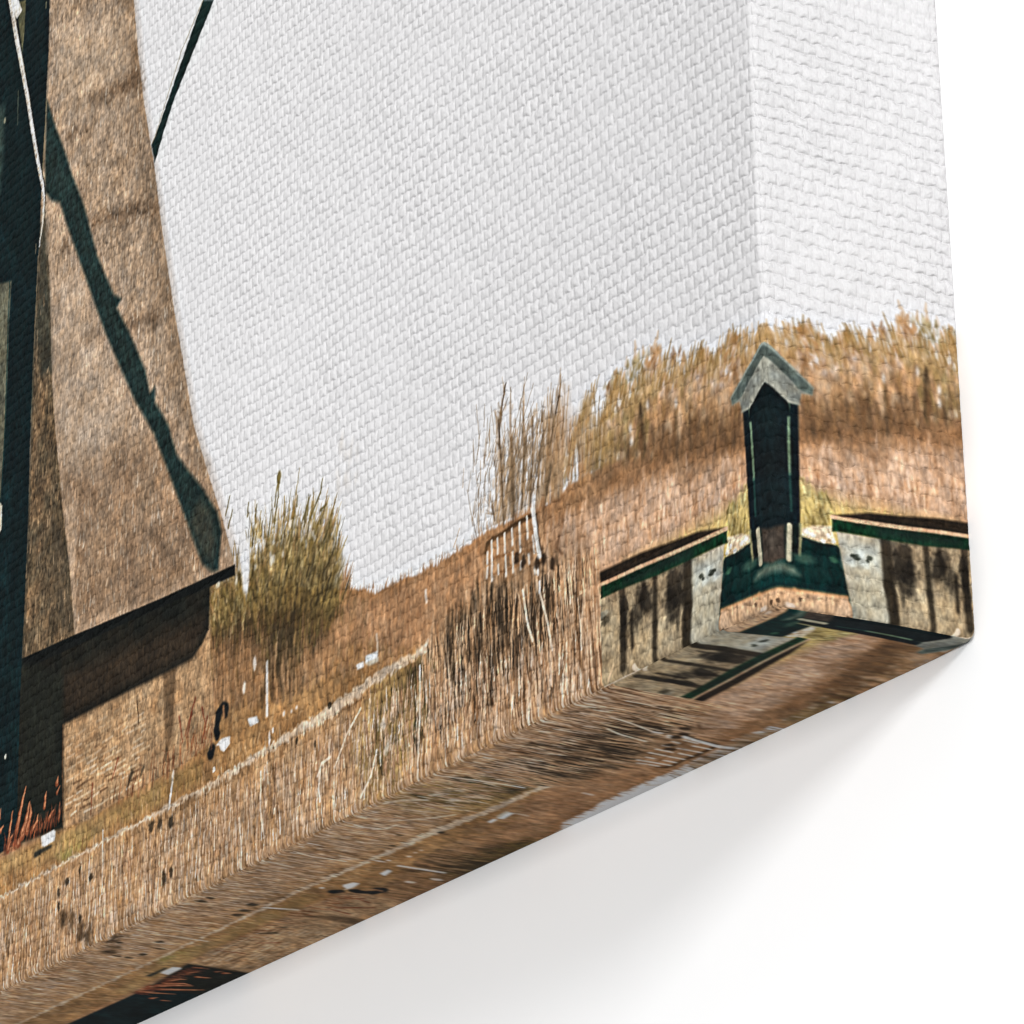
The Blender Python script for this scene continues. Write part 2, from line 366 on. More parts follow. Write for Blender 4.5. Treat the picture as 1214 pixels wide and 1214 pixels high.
grass(VERGE, 900, (1.2, 4), (0.2, 0.6), [(176, 134, 88), (140, 100, 60), (190, 150, 104), (120, 84, 50)], 0.05, 0.25, (0.25, 0.7), 33, "field")

# dark thicket and reeds in the middle
for q, rx, rz, al in [((-84.0,26.3), 2.6, 4, .85), ((-82.4,22.1), 3.4, 6, .8), ((-91.9,20.2), 3.6, 5, .75), ((-101.3,23.6), 2.4, 4, .85), ((-97.3,16.2), 3.0, 5, .7), ((-85.6,17.6), 3.2, 6, .75), ((-91.2,14.4), 2.6, 6, .7), ((-72.2,22.2), 3.0, 5, .75), ((-77.9,17.6), 3.0, 5, .7), ((-73.6,13.2), 2.0, 4, .7), ((-112.8,9.3), 1.5, 3, .9), ((-112.3,21.4), 3.0, 2.4, .6), ((-114.8,18.9), 2.0, 3, .5), ((-81.0,28.9), 2.0, 3, .6), ((-70.1,16.8), 2.4, 6, .6), ((-88.7,10.5), 2.0, 5, .5)]:
    blob(q, rx, rz, (46, 36, 24), al, 0.8, 0.7, int(rx * 100 + rz), "field")
blob((-112.7,9.6), 1.2, 2.2, (36, 44, 28), 0.8, 0.8, 0.4, 4, "field")
DARKR = [(-109.2,21.3),(-92.7,24.5),(-83.9,29.8),(-69.7,28.2),(-53.7,18.8),(-53.0,4.8),(-70.6,3.7),(-93.2,5.5),(-105.0,5.5),(-110.9,13.7)]
grass(DARKR, 760, (3, 9), (0.2, 0.7), [(60, 44, 28), (44, 34, 24), (90, 64, 40), (52, 40, 26)], 0.0, 0.08, (0.5, 0.95), 34, "field")
grass(DARKR, 620, (4, 13), (0.16, 0.42), [(196, 152, 108), (176, 132, 90), (214, 172, 130), (158, 116, 78)], -0.02, 0.09, (0.55, 0.95), 35, "field")
grass([(-72.6,24.7),(-52.4,19.9),(-51.5,-1.7),(-93.3,0.7),(-81.7,6.9)], 520, (4, 11), (0.25, 0.6), [(212, 172, 132), (190, 146, 106), (228, 192, 156), (150, 108, 72), (120, 84, 54)], -0.04, 0.09, (0.5, 0.95), 36, "field")
grass([(-104.6,23.2),(-92.7,26.9),(-83.9,28.2),(-69.8,25.4),(-64.5,19.0),(-70.4,8.3),(-87.4,7.0),(-101.9,9.5)], 420, (2, 7), (0.2, 0.65), [(52, 39, 26), (42, 34, 23), (68, 49, 31), (60, 46, 29)], 0.0, 0.09, (0.55, 0.98), 134, "field")
grass([(-69.8,25.4),(-53.7,20.3),(-52.0,9.0),(-65.2,2.2),(-81.7,5.4)], 170, (2, 7), (0.2, 0.5), [(58, 42, 26), (76, 54, 34)], 0.0, 0.09, (0.5, 0.95), 135, "field")
grass([(-116.9,21.9),(-104.7,22.4),(-104.9,8.7),(-114.0,4.8),(-129.6,4.1),(-129.5,15.6)], 150, (1.5, 5), (0.2, 0.5), [(64, 54, 28), (84, 72, 36), (44, 40, 24)], 0.0, 0.12, (0.4, 0.9), 136, "field")
grass(DARKR, 200, (4, 12), (0.16, 0.36), [(206, 164, 122), (224, 186, 146), (186, 142, 100)], -0.03, 0.1, (0.6, 0.95), 137, "field")
for q, rx, rz, al in [((-83.4,24.5), 1.6, 3.6, .85), ((-81.3,20.7), 1.8, 3.2, .8), ((-91.1,19.2), 2.0, 4.0, .8), ((-101.0,23.1), 1.3, 3.2, .85), ((-85.4,15.6), 1.6, 3.0, .75), ((-71.7,20.9), 1.6, 4.0, .7), ((-77.2,15.8), 1.5, 3.4, .7), ((-96.5,14.7), 1.6, 3.0, .7), ((-74.3,18.1), 1.3, 3.0, .7)]:
    blob(q, rx, rz, (48, 37, 25), al * .85, 0.9, 0.9, int(rx * 70 + rz * 3), "field")
grass(DARKR, 130, (3, 9), (0.16, 0.36), [(206, 164, 122), (178, 136, 96), (150, 110, 74)], -0.03, 0.1, (0.6, 0.95), 140, "field")
# the pale reed band along the bottom
BAND = [(-402.4,16.7),(-281.6,16.6),(-216.5,16.4),(-167.5,16.8),(-132.7,17.4),(-104.8,16.8),(-81.5,13.2),(-51.0,8.7),(-51.0,-2.6),(-399.1,-8.9)]
grass(BAND, 2000, (1.5, 6), (0.18, 0.5), [(126, 88, 58), (104, 72, 46), (142, 104, 70), (84, 60, 40)], 0.0, 0.09, (0.3, 0.75), 37, "field")
grass(BAND, 5200, (1.5, 6), (0.16, 0.45), [(202, 162, 124), (184, 144, 106), (222, 188, 154), (166, 124, 88), (210, 174, 138), (144, 104, 72), (230, 202, 172)], 0.02, 0.11, (0.4, 0.9), 38, "field")
grass([(-404.0,29.8),(-281.9,20.5),(-216.6,20.0),(-167.6,20.8),(-132.6,20.7),(-132.7,14.9),(-167.5,15.1),(-216.4,14.6),(-401.8,12.4)], 800, (2, 6), (0.22, 0.55), [(188, 146, 100), (160, 118, 76), (206, 164, 118), (134, 96, 60)], 0.02, 0.09, (0.35, 0.85), 39, "field")
grass(BAND, 130, (4, 10), (0.2, 0.4), [(226, 198, 168), (218, 186, 152)], 0.02, 0.1, (0.4, 0.75), 40, "field")
for q in [(-254.2,18.1),(-264.5,15.7),(-264.3,12.5),(-253.6,7.2),(-262.0,9.2),(-216.6,19.1),(-220.4,19.2),(-211.6,17.8),(-214.3,6.9),(-211.2,7.0),(-260.4,17.2),(-248.8,15.3)]:
    blob(q, rng.uniform(0.5, 1.2), rng.uniform(0.8, 1.8), (56, 44, 30), 0.8, 0.7, 0.6, 5)
for q in [(-262.0,9.5),(-253.5,4.4),(-257.7,7.2),(-249.3,2.5)]:
    blob(q, 1.8, 2.0, (74, 54, 34), 0.7, 0.9, 0.8, 6)
for pts in [[(-243.5,24.2),(-243.2,17.6),(-243.2,10.3)], [(-181.8,11.0),(-180.6,3.8),(-181.2,0.2)], [(-148.9,11.8),(-149.6,8.6),(-148.9,5.9)], [(-127.3,10.1),(-129.5,5.7),(-133.4,2.6)], [(-143.3,11.1),(-138.5,16.5),(-133.3,20.0)], [(-149.9,11.2),(-148.3,13.3),(-145.0,13.6)], [(-111.3,22.0),(-111.5,12.2),(-112.6,-0.1)], [(-172.8,18.2),(-173.0,10.5),(-171.9,5.9)], [(-54.1,9.7),(-54.6,-0.1)], [(-62.9,6.1),(-63.4,0.4)], [(-73.9,3.9),(-74.6,-0.1)], [(-69.9,23.8),(-67.4,16.8),(-66.2,11.7)], [(-75.4,25.6),(-74.0,18.8),(-72.4,15.2)]]:
    line(pts, 0.3, (228, 200, 168), 0.85, 0.2, "field")
for q in [(-124.8,14.3),(-123.2,9.8),(-123.9,9.1)]:
    blob(q, 1.0, 1.2, (212, 190, 160), 0.7, 0.8, 0.7, 7)

# ---- the path
PATH = [(-403.0,21.9),(-282.0,22.2),(-248.3,22.0),(-216.7,21.8),(-196.1,21.6),(-185.2,22.2),(-167.6,23.0),(-142.4,24.1),(-126.2,25.5),(-112.2,25.5),(-108.2,26.0),(-108.2,25.0),(-112.2,23.7),(-126.3,23.4),(-142.4,21.3),(-167.6,21.5),(-185.2,20.5),(-196.0,20.2),(-216.7,20.7),(-248.3,21.3),(-281.9,21.4),(-402.9,21.0)]
fill(PATH, mottled((206, 178, 146), 0.08, 0.14, 0.12, 41, 0.8), 0.7, "path", 0.88, rough=0.6, rs=1.0)
grass([(-216.6,20.0),(-167.6,20.6),(-142.4,20.9),(-112.2,23.0),(-112.3,22.2),(-142.4,20.1),(-167.6,19.7),(-216.6,19.1)], 160, (0.8, 2.4), (0.2, 0.5), [(120, 86, 52), (176, 132, 88), (98, 70, 44)], 0, 0.15, (0.4, 0.8), 42, "field")

# ---- bush beside the windmill
BUSH = [(-196.8,63.1),(-190.9,65.1),(-185.8,65.3),(-181.8,66.2),(-179.3,69.1),(-178.2,70.9),(-176.1,71.3),(-172.8,68.8),(-169.3,69.8),(-165.4,69.6),(-161.2,67.8),(-158.7,68.5),(-155.9,65.7),(-151.8,66.2),(-147.4,64.3),(-143.7,62.7),(-142.0,58.7),(-141.0,54.8),(-141.0,51.4),(-139.7,47.5),(-138.4,43.6),(-142.4,41.7),(-147.3,39.5),(-152.4,37.5),(-166.0,36.3),(-180.2,40.5),(-194.2,46.4),(-195.5,55.9)]
CORE = [(-196.4,62.4),(-187.9,63.8),(-179.2,64.0),(-173.5,65.4),(-166.4,64.9),(-159.4,64.0),(-150.8,61.9),(-145.0,59.3),(-142.4,53.5),(-140.7,47.8),(-139.1,43.5),(-143.0,40.7),(-149.0,38.2),(-166.0,36.3),(-180.2,40.5),(-194.2,46.4),(-195.5,55.9)]
fill(CORE, mottled((132, 110, 62), 0.2, 0.28, 0.2, 51, 1.0, (104, 84, 46)), 4.0, "bush", 0.9, rough=2.2, rs=1.6)
fill([(-194.2,46.4),(-195.5,55.9),(-184.1,54.6),(-166.2,51.4),(-155.8,48.2),(-147.4,42.1),(-149.0,38.2),(-159.1,32.6),(-176.6,36.8)], mottled((78, 60, 38), 0.25, 0.25, 0.15, 52), 6.0, "bush", 0.75)
rb = np.random.default_rng(53)
for k in range(1500):
    x = rb.uniform(-196, -137); z = rb.uniform(52, 82)
    if not in_poly(BUSH, x, z): continue
    a_ = 0.16 + 0.012 * (x + 166) + rb.normal(0, 0.2); L = rb.uniform(2, 6.5)
    c = [(164, 138, 84), (134, 110, 58), (190, 166, 114), (100, 84, 44), (74, 62, 34), (154, 124, 72), (176, 138, 90)][rb.integers(7)]
    w_ = rb.uniform(.15, .42)
    stroke((x, z), (x + math.sin(a_) * L, z + math.cos(a_) * L), w_, w_ * .3, c, rb.uniform(.35, .9), .22, "bush")
for k in range(170):
    t = rb.uniform(0, 1); px = -190 + t * 50
    z = rb.uniform(72, 83) + 4 * math.sin(t * 5); a_ = 0.15 + 0.012 * (px + 166) + rb.normal(0, .15); L = rb.uniform(3, 7)
    if not in_poly(BUSH, px, z - 4): continue
    stroke((px, z), (px + math.sin(a_) * L, z + math.cos(a_) * L), .26, .1, [(134, 116, 68), (110, 94, 54), (160, 138, 88)][rb.integers(3)], rb.uniform(.5, .9), .22, "bush")
for k in range(520):               # shaded, tangled heart of the bush
    x = rb.uniform(-192, -140); z = rb.uniform(44, 66)
    if not in_poly(CORE, x, z): continue
    a_ = 0.12 + 0.02 * (x + 166) + rb.normal(0, 0.22); L = rb.uniform(1.5, 5); w_ = rb.uniform(.15, .45)
    k_ = np.clip((z - 44) / 22, 0, 1)
    c = np.array([(58, 48, 28), (72, 60, 34), (96, 80, 44), (46, 38, 24)][rb.integers(4)]) * (0.8 + 0.5 * k_)
    stroke((x, z), (x + math.sin(a_) * L, z + math.cos(a_) * L), w_, w_ * .3, c, rb.uniform(.3, .8) * (1 - .55 * k_), .22, "bush")
for k in range(330):
    x = rb.uniform(-194, -140); z = rb.uniform(50, 80)
    if not in_poly(BUSH, x, z): continue
    a_ = 0.2 + rb.normal(0, 0.25); L = rb.uniform(.8, 2.6); w_ = rb.uniform(.15, .34)
    stroke((x, z), (x + math.sin(a_) * L, z + math.cos(a_) * L), w_, w_ * .3, [(196, 174, 122), (176, 152, 98), (206, 178, 130)][rb.integers(3)], rb.uniform(.4, .85), .22, "bush")
for pts in [[(-168.2,68.2),(-166.5,73.9),(-166.2,77.1)], [(-167.9,72.6),(-166.9,76.8)], [(-153.2,65.0),(-149.1,69.0),(-148.1,71.8)], [(-156.0,65.9),(-153.2,69.8)], [(-189.0,77.8),(-187.2,81.3)], [(-179.4,74.3),(-179.1,77.1)], [(-158.7,69.5),(-158.4,71.6)], [(-154.2,66.2),(-153.9,69.7)], [(-176.1,73.2),(-175.4,75.5)], [(-187.8,74.6),(-186.0,77.8)], [(-149.1,65.4),(-146.4,65.8)], [(-170.6,66.3),(-169.3,72.2)], [(-161.1,63.1),(-159.4,68.9)]]:
    line(pts, 0.34, (112, 98, 56), 0.8, 0.3, "bush", 0.2)
blob((-166.2,78.2), 0.9, 1.5, (120, 106, 62), 0.9, 0.5, 0.3, 3, "bush")
blob((-166.5,76.9), 0.5, 1.6, (130, 114, 66), 0.8, 0.5, 0.3, 3, "bush")
for k in range(60):
    x = rng.uniform(-196, -146); z = rng.uniform(60, 90)
    if in_poly(BUSH, x, z): blob((x, z), rng.uniform(0.3, 0.7), rng.uniform(0.5, 1.4), (222, 216, 204), 0.6, 0.6, 0.3, k)
blob((-179.9,64.2), 1.6, 6.5, (229, 227, 226), 0.95, 0.4, 0.5, 12)
blob((-181.4,68.0), 1.5, 5, (229, 227, 226), 0.95, 0.4, 0.5, 13)
for k in range(26):
    t = rng.uniform(0, 1)
    blob(((-141.4,56.7)[0] + rng.uniform(-1, 7), rng.uniform(62, 78)), rng.uniform(0.4, 0.9), rng.uniform(0.8, 2), (206, 190, 170), 0.08, 1.2, 0.5, k)
grass([(-141.0,47.9),(-138.4,45.3),(-139.1,39.5),(-142.4,41.4)], 30, (3, 7), (0.25, 0.5), [(170, 126, 84), (150, 108, 70)], 0.3, 0.15, (0.4, 0.8), 55, "bush")
UNDER = [(-194.2,46.4),(-176.7,43.9),(-155.8,38.5),(-142.4,33.7),(-142.4,29.4),(-162.5,29.2),(-176.5,32.0),(-192.4,35.1)]
grass(UNDER, 420, (4, 11), (0.22, 0.6), [(70, 50, 32), (96, 68, 42), (54, 42, 28), (130, 92, 58)], 0.0, 0.07, (0.4, 0.85), 56, "field")
grass(UNDER, 420, (3, 9), (0.2, 0.5), [(170, 124, 82), (186, 138, 94), (150, 108, 70), (120, 84, 52)], 0.03, 0.1, (0.35, 0.8), 57, "field")
for q, rx, rz, al in [((-160.9,41.8), 6, 5, .6), ((-166.1,40.7), 5, 5, .5), ((-155.8,42.9), 5, 4, .5), ((-172.4,43.5), 4, 4, .4), ((-147.4,41.2), 4, 4, .35), ((-159.2,36.1), 3, 5, .45)]:
    blob(q, rx, rz, (62, 49, 30), al, 1.2, 0.9, int(rx + rz), "field")
for k in range(520):
    x = rb.uniform(-176, -136); z = rb.uniform(36, 62)
    if not in_poly([(-178.4,57.9),(-166.3,55.9),(-141.0,49.6),(-137.8,43.1),(-141.0,38.9),(-147.3,36.9),(-159.1,34.3),(-170.2,37.6),(-176.7,44.8)], x, z): continue
    a_ = 0.1 + 0.02 * (x + 160) + rb.normal(0, 0.2); L = rb.uniform(1.5, 5); w_ = rb.uniform(.18, .5)
    c = [(98, 80, 44), (64, 52, 30), (128, 104, 58), (50, 42, 26), (150, 122, 72)][rb.integers(5)]
    stroke((x, z), (x + math.sin(a_) * L, z + math.cos(a_) * L), w_, w_ * .3, c, rb.uniform(.3, .75), .35, "bush" if z > 46 else None)
grass(UNDER, 200, (3, 8), (0.16, 0.4), [(172, 128, 86), (146, 106, 68), (190, 146, 102)], 0.03, 0.1, (0.3, 0.8), 138, "field")
grass([(-147.3,37.7),(-139.1,43.5),(-129.3,40.4),(-132.6,33.3),(-142.4,31.1)], 120, (2, 6), (0.2, 0.5), [(150, 108, 70), (116, 86, 54), (176, 132, 90)], 0.1, 0.15, (0.3, 0.8), 139, "field")
for pts in [[(-164.4,46.1),(-166.1,38.1),(-163.9,30.5)], [(-159.9,45.9),(-161.9,38.6)], [(-167.9,46.6),(-168.9,42.5)]]:
    line(pts, 1.1, (56, 44, 28), 0.6, 1.4, "field", 0.4)
for q in [(-188.0,35.3),(-191.3,34.8),(-192.0,32.8),(-191.6,31.3),(-194.4,27.9),(-193.7,28.5)]:
    blob(q, 1.3, 1.5, (26, 26, 24), 0.95, 0.4, 0.3, 5)
line([(-189.1,36.3),(-191.0,35.5),(-192.4,33.3),(-191.6,30.9)], 1.1, (26, 26, 24), 0.9, 0.4)
line([(-189.1,36.3),(-188.7,34.0)], 0.35, (170, 118, 76), 0.9)
fill([(-178.6,30.8),(-174.7,30.2),(-174.0,28.8),(-177.5,28.9)], (240, 236, 228), 0.3)
fill([(-192.2,28.9),(-189.7,29.7),(-186.1,29.2),(-186.1,27.6),(-188.6,26.7),(-190.0,27.4),(-190.8,28.7)], (238, 233, 224), 0.3)
fill([(-131.3,29.9),(-126.8,29.6),(-126.9,27.7),(-130.4,27.9),(-131.6,28.5)], mottled((228, 224, 216), .02, .05, .03, 4), 0.3)
fill([(-131.6,28.6),(-126.5,28.3),(-126.5,27.4),(-130.0,27.5)], (196, 178, 150), 0.4)
fill([(-134.9,29.2),(-132.3,29.1),(-132.0,28.0),(-134.5,28.1)], (240, 236, 228), 0.3)
line([(-127.1,33.0),(-126.8,29.6)], 0.22, (216, 204, 184), 0.8)
line([(-109.0,36.1),(-108.7,33.7)], 0.3, (230, 214, 196), 0.85)
line([(-170.6,40.3),(-170.6,35.9),(-170.5,29.2)], 0.42, (234, 224, 208), 0.95, 0.25)
for q, rx, rz in [((-175.9,41.6), 0.7, 1.5), ((-180.2,37.8), 0.7, 1.3), ((-169.4,24.2), 0.4, 1.6), ((-158.4,27.4), .4, .4), ((-160.4,27.2), .4, .4), ((-163.5,27.6), .5, .6), ((-168.0,25.4), .4, .6), ((-192.9,24.1), .6, .6)]:
    blob(q, rx, rz, (226, 206, 184), 0.9, 0.4, 0.2, 3)
blob((-145.3,24.1), 0.8, 0.7, (54, 44, 30), 0.85, 0.5); blob((-158.3,20.6), .5, .7, (54, 44, 30), .8, .5); blob((-150.9,17.9), .5, .9, (70, 54, 36), .8, .5)
line([(-207.4,37.5),(-209.5,33.5),(-210.8,28.4),(-212.5,21.1)], 0.42, (226, 206, 180), 0.95, 0.25)

# ---- the railing
line([(-87.7,36.7),(-87.1,38.1),(-85.3,38.5),(-81.6,38.3),(-77.6,38.7),(-72.2,38.6)], 0.5, (76, 56, 36), 0.9, 0.5, "railing")
line([(-88.1,34.7),(-83.7,34.6),(-77.4,33.2),(-69.6,31.7)], 0.3, (140, 100, 66), 0.7, 0.4, "railing")
line([(-87.6,32.0),(-80.9,31.1),(-75.3,30.6)], 0.3, (120, 84, 54), 0.6, 0.4, "railing")
fill([(-88.3,37.4),(-85.9,38.6),(-77.6,38.4),(-71.6,38.1),(-68.6,29.7),(-69.8,25.4),(-81.0,28.9),(-88.2,30.9)], mottled((156, 112, 72), .08, .1, .08, 61), 1.0, "railing", 0.35)
for pts in [[(-87.1,36.5),(-87.1,34.4)], [(-87.1,33.6),(-87.4,31.8)], [(-85.6,38.2),(-85.6,34.4)], [(-85.6,33.8),(-85.7,30.7)], [(-83.6,38.0),(-83.6,35.2)], [(-83.5,32.9),(-83.5,31.3)], [(-81.2,38.2),(-81.1,34.6)], [(-81.0,33.9),(-80.8,30.0)], [(-78.7,38.3),(-78.5,35.2)], [(-78.6,33.8),(-78.4,30.0)], [(-76.1,38.6),(-76.0,34.5)], [(-76.0,33.9),(-76.0,33.1)], [(-73.6,38.9),(-73.4,34.8)], [(-73.3,31.6),(-73.0,29.9)], [(-71.7,34.7),(-71.3,31.4)], [(-75.8,31.1),(-75.9,29.8)], [(-71.4,28.6),(-71.2,27.4)], [(-70.3,28.4),(-70.3,27.0)], [(-69.8,25.4),(-69.9,23.5)]]:
    line(pts, 0.3, (232, 222, 208), 0.9, 0.22, "railing")
fill([(-72.3,40.2),(-70.9,39.9),(-68.8,29.7),(-70.2,29.6),(-71.2,34.4)], (226, 219, 208), 0.3, "railing")
line([(-70.5,38.3),(-69.6,33.2),(-68.6,29.4)], 0.25, (70, 50, 34), 0.7, 0.3, "railing")
for q in [(-77.2,32.3),(-68.3,29.3),(-65.3,27.4),(-70.5,29.1),(-75.0,30.8)]:
    blob(q, 0.9, 1.2, (48, 34, 22), 0.85, 0.5, 0.4, 4)
line([(-63.2,31.8),(-63.9,29.8),(-62.3,28.2)], 0.3, (110, 76, 50), 0.8, 0.4)

# ---- the plank gate by the water
WATER = [(-13.6,12.0),(-6.4,12.4),(-5.9,9.5),(0.3,7.5),(9.3,5.3),(8.9,0.5),(0.9,2.7),(-4.6,3.3),(-15.1,3.5),(-16.6,1.3),(-16.1,9.9)]
fill(WATER, mottled((16, 50, 46), 0.2, 0.12, 0.1, 71, 1.0, (12, 40, 38)), 0.5, "post")
SANDY = [(-16.3,-0.6),(-15.3,3.5),(-4.7,3.2),(0.9,2.9),(8.9,0.2),(8.2,-9.1),(4.1,-3.0),(-5.0,-2.6)]
fill(SANDY, mottled((208, 168, 128), 0.14, 0.16, 0.12, 72, 0.8, (190, 148, 108)), 0.5, "field")
line([(-15.1,3.5),(-4.6,3.3),(0.9,2.9),(5.6,1.4)], 0.35, (200, 146, 98), 0.5, 0.5)
fill([(-15.1,-0.9),(-9.6,-0.2),(2.0,-0.5),(2.8,-2.1),(-3.8,-2.1),(-9.7,-1.6)], mottled((158, 112, 76), 0.1, 0.1, 0.1, 73, 1.0), 1.2, "field", 0.75)
for q in [(-5.7,1.9),(-1.5,1.2)]: blob(q, .4, .35, (84, 62, 44), .8, .8, .6)
for q in [(-3.7,0.7),(0.7,-0.0)]: blob(q, .8, .35, (232, 210, 186), .6, .9, .7)
fill([(-12.6,15.1),(-8.6,14.5),(-6.5,13.5),(-6.4,12.4),(-10.0,11.9),(-13.3,12.1)], mottled((196, 162, 116), 0.15, 0.25, 0.2, 74, 0.6, (226, 200, 164)), 0.5, "field")
fill([(-11.9,14.8),(-9.1,14.3),(-6.8,13.6),(-7.3,13.0),(-11.5,13.8)], mottled((220, 196, 160), .1, .25, .15, 75, .5), 0.8, "field", .6)
for q in [(-11.8,13.3),(-8.7,12.9),(-10.7,12.2),(-7.5,13.2),(-12.8,12.5)]: blob(q, .5, .35, (244, 230, 208), .8, .7, .6)
PANEL = [(-51.7,16.3),(-43.3,15.9),(-33.1,15.0),(-23.9,14.6),(-13.6,14.4),(-14.8,8.0),(-16.5,-0.5),(-24.8,-0.2),(-34.2,-0.4),(-41.6,-0.4),(-50.4,-0.3),(-52.0,4.4)]
fill(PANEL, mottled((172, 153, 121), 0.1, 0.1, 0.1, 76, 0.9, (152, 132, 103)), 0.4, "gate")
fill([(-23.9,14.6),(-13.6,14.4),(-14.8,8.0),(-16.5,-0.5),(-25.0,-0.3)], mottled((178, 172, 153), 0.08, 0.08, 0.08, 77, 0.9, (164, 156, 134)), 0.5, "gate")
fill([(-22.8,12.7),(-14.7,12.8),(-14.7,8.8),(-18.6,8.9),(-22.5,9.5)], mottled((188, 192, 182), 0.06, 0.06, 0.06, 78), 2.0, "gate", 0.8)
for x0, z0, x1, z1, w in [(738, 700, 741, 792, 1.1), (777, 683, 776, 788, 0.85), (815, 666, 813, 768, 1.5)]:
    pass
for pts, r, a in [([(-43.9,15.7),(-43.7,8.8),(-44.3,1.9)], 0.95, .8), ([(-33.9,15.2),(-34.3,6.7),(-34.9,0.0)], 0.75, .85), ([(-24.4,14.4),(-24.6,6.6),(-25.7,0.1)], 1.25, .9), ([(-37.2,15.4),(-37.3,12.1)], .5, .6), ([(-41.3,10.6),(-41.3,4.7)], .55, .85), ([(-48.0,16.2),(-48.3,10.9)], .3, .3)]:
    line(pts, r, (48, 41, 31), a, 0.8, "gate")
for q, rx, rz, a in [((-28.1,10.4), 2.6, 3.6, .9), ((-29.0,8.6), 2.2, 2.4, .8), ((-36.8,12.2), 2.0, 2.6, .85), ((-38.9,10.8), 1.5, 3.2, .7), ((-40.5,9.9), 1.0, 2.0, .6), ((-43.3,11.4), 1.3, 2.4, .8), ((-43.8,7.3), 1.2, 3.2, .7), ((-25.7,4.0), .7, 3, .5), ((-38.3,13.6), 1.4, 1.4, .5), ((-27.7,4.9), .5, 1.4, .5)]:
    blob(q, rx, rz, (34, 29, 23), a * .92, 0.7, 0.8, int(rx * 50 + rz * 7), "gate")
for q, rx, rz in [((-17.5,10.6), .9, .55), ((-18.0,10.5), .6, .4), ((-20.4,10.8), .7, .45), ((-20.0,10.2), .4, .4), ((-16.8,10.7), .6, .3)]:
    blob(q, rx, rz, (70, 74, 64), .85, .5, .4, 9, "gate")
for q in [(-18.9,11.1),(-16.6,9.4),(-19.5,9.5)]: blob(q, 1.0, .7, (208, 212, 202), .7, .7, .4, 9, "gate")
for q in [(-49.8,12.8),(-49.0,11.9),(-49.6,11.5)]: blob(q, 1.0, .6, (86, 76, 58), .7, .6, .6, 9, "gate")
blob((-49.7,13.2), 1.4, .6, (186, 178, 156), .6, .7, .5, 9, "gate")
line([(-51.5,16.2),(-52.0,4.4),(-51.4,0.5)], .3, (130, 104, 74), .8, .5, "gate")
# plank edge, green board and dark shade
fill([(-56.3,20.8),(-56.3,21.4),(-49.6,21.0),(-37.9,20.5),(-27.8,19.4),(-20.4,18.7),(-12.8,16.9),(-12.8,16.3),(-51.6,19.0)], mottled((42, 34, 26), .15, .12, .1, 79), 0.6, "gate", 0.95)
fill([(-51.6,18.7),(-43.2,18.5),(-12.8,16.6),(-12.7,14.2),(-14.1,14.4),(-23.9,14.7),(-33.1,15.0),(-43.3,15.9),(-51.5,16.2)], mottled((26, 58, 38), 0.2, 0.2, 0.15, 80, 1.0), 0.4, "gate")
fill([(-43.2,18.0),(-28.0,17.4),(-22.5,17.0),(-22.6,14.9),(-33.1,15.4),(-43.3,16.4)], mottled((26, 38, 32), .1, .12, .1, 81), 2.4, "gate", 0.85)
line([(-56.9,19.3),(-48.4,18.6),(-38.1,18.1),(-28.0,17.4),(-18.1,16.9),(-12.8,16.7)], 0.34, (216, 172, 136), 0.95, 0.3, "gate")
line([(-51.4,18.5),(-51.5,16.2)], .4, (40, 60, 38), .8, .4, "gate")
grass([(-56.4,19.6),(-50.5,19.3),(-51.0,2.7),(-50.4,-0.9),(-54.6,-0.8)], 110, (4, 12), (0.25, 0.55), [(206, 162, 120), (176, 130, 90), (224, 184, 144), (120, 84, 54)], -0.04, 0.06, (0.5, 0.95), 82, "field")
line([(-50.3,-0.1),(-44.1,-0.1),(-39.5,-0.3)], .4, (220, 200, 176), .9, .3); line([(-41.0,1.1),(-40.0,-0.4)], .6, (226, 208, 186), .9, .3); line([(-47.1,3.3),(-49.0,0.9)], .3, (206, 176, 140), .8, .3)
line([(-39.5,-0.3),(-29.0,-0.3),(-16.5,-0.5),(-15.3,0.1)], .22, (60, 46, 32), .8, .35)

# ---- the gabled post on the corner
POSTB = [(-7.0,35.4),(-6.3,14.8),(-5.9,9.2),(9.2,4.4),(11.3,32.7),(-4.7,37.1)]
fill(POSTB, mottled((21, 27, 29), 0.15, 0.15, 0.12, 91, 1.0, (17, 29, 31)), 0.35, "post")
fill([(-6.3,14.3),(9.6,9.6),(9.2,4.1),(-5.0,8.8)], mottled((24, 38, 34), .12, .12, .1, 92), 0.6, "post")
fill([(-3.2,13.7),(9.6,9.9),(9.1,3.5),(-3.2,8.1)], mottled((66, 58, 50), 0.12, 0.12, 0.12, 93, 1.0), 0.7, "post")
line([(-5.1,34.9),(-4.8,28.2),(-4.7,22.6)], .27, (110, 132, 104), .85, .25, "post"); line([(-4.7,22.6),(-4.7,16.4)], .25, (40, 74, 66), .6, .3, "post")
line([(-4.2,13.7),(-4.0,11.1),(-3.8,8.1)], .5, (178, 172, 146), .95, .25, "post")
line([(-6.3,14.3),(-6.2,11.8),(-5.9,9.1)], .28, (140, 138, 104), .75, .3, "post")
fill([(-10.2,38.8),(-1.1,45.2),(12.0,41.3),(11.3,32.4),(-0.6,38.1),(-4.8,35.2),(-7.2,35.3),(-7.8,37.3),(-10.0,37.4)], mottled((140, 140, 128), .08, .1, .08, 94, .9), 0.35, "post")
fill([(-10.2,38.8),(-1.1,45.2),(-0.4,44.2),(-0.5,43.0),(-6.0,39.1),(-7.1,38.0),(-10.0,37.4)], mottled((92, 100, 92), .08, .1, .08, 95, .9), 0.35, "post")
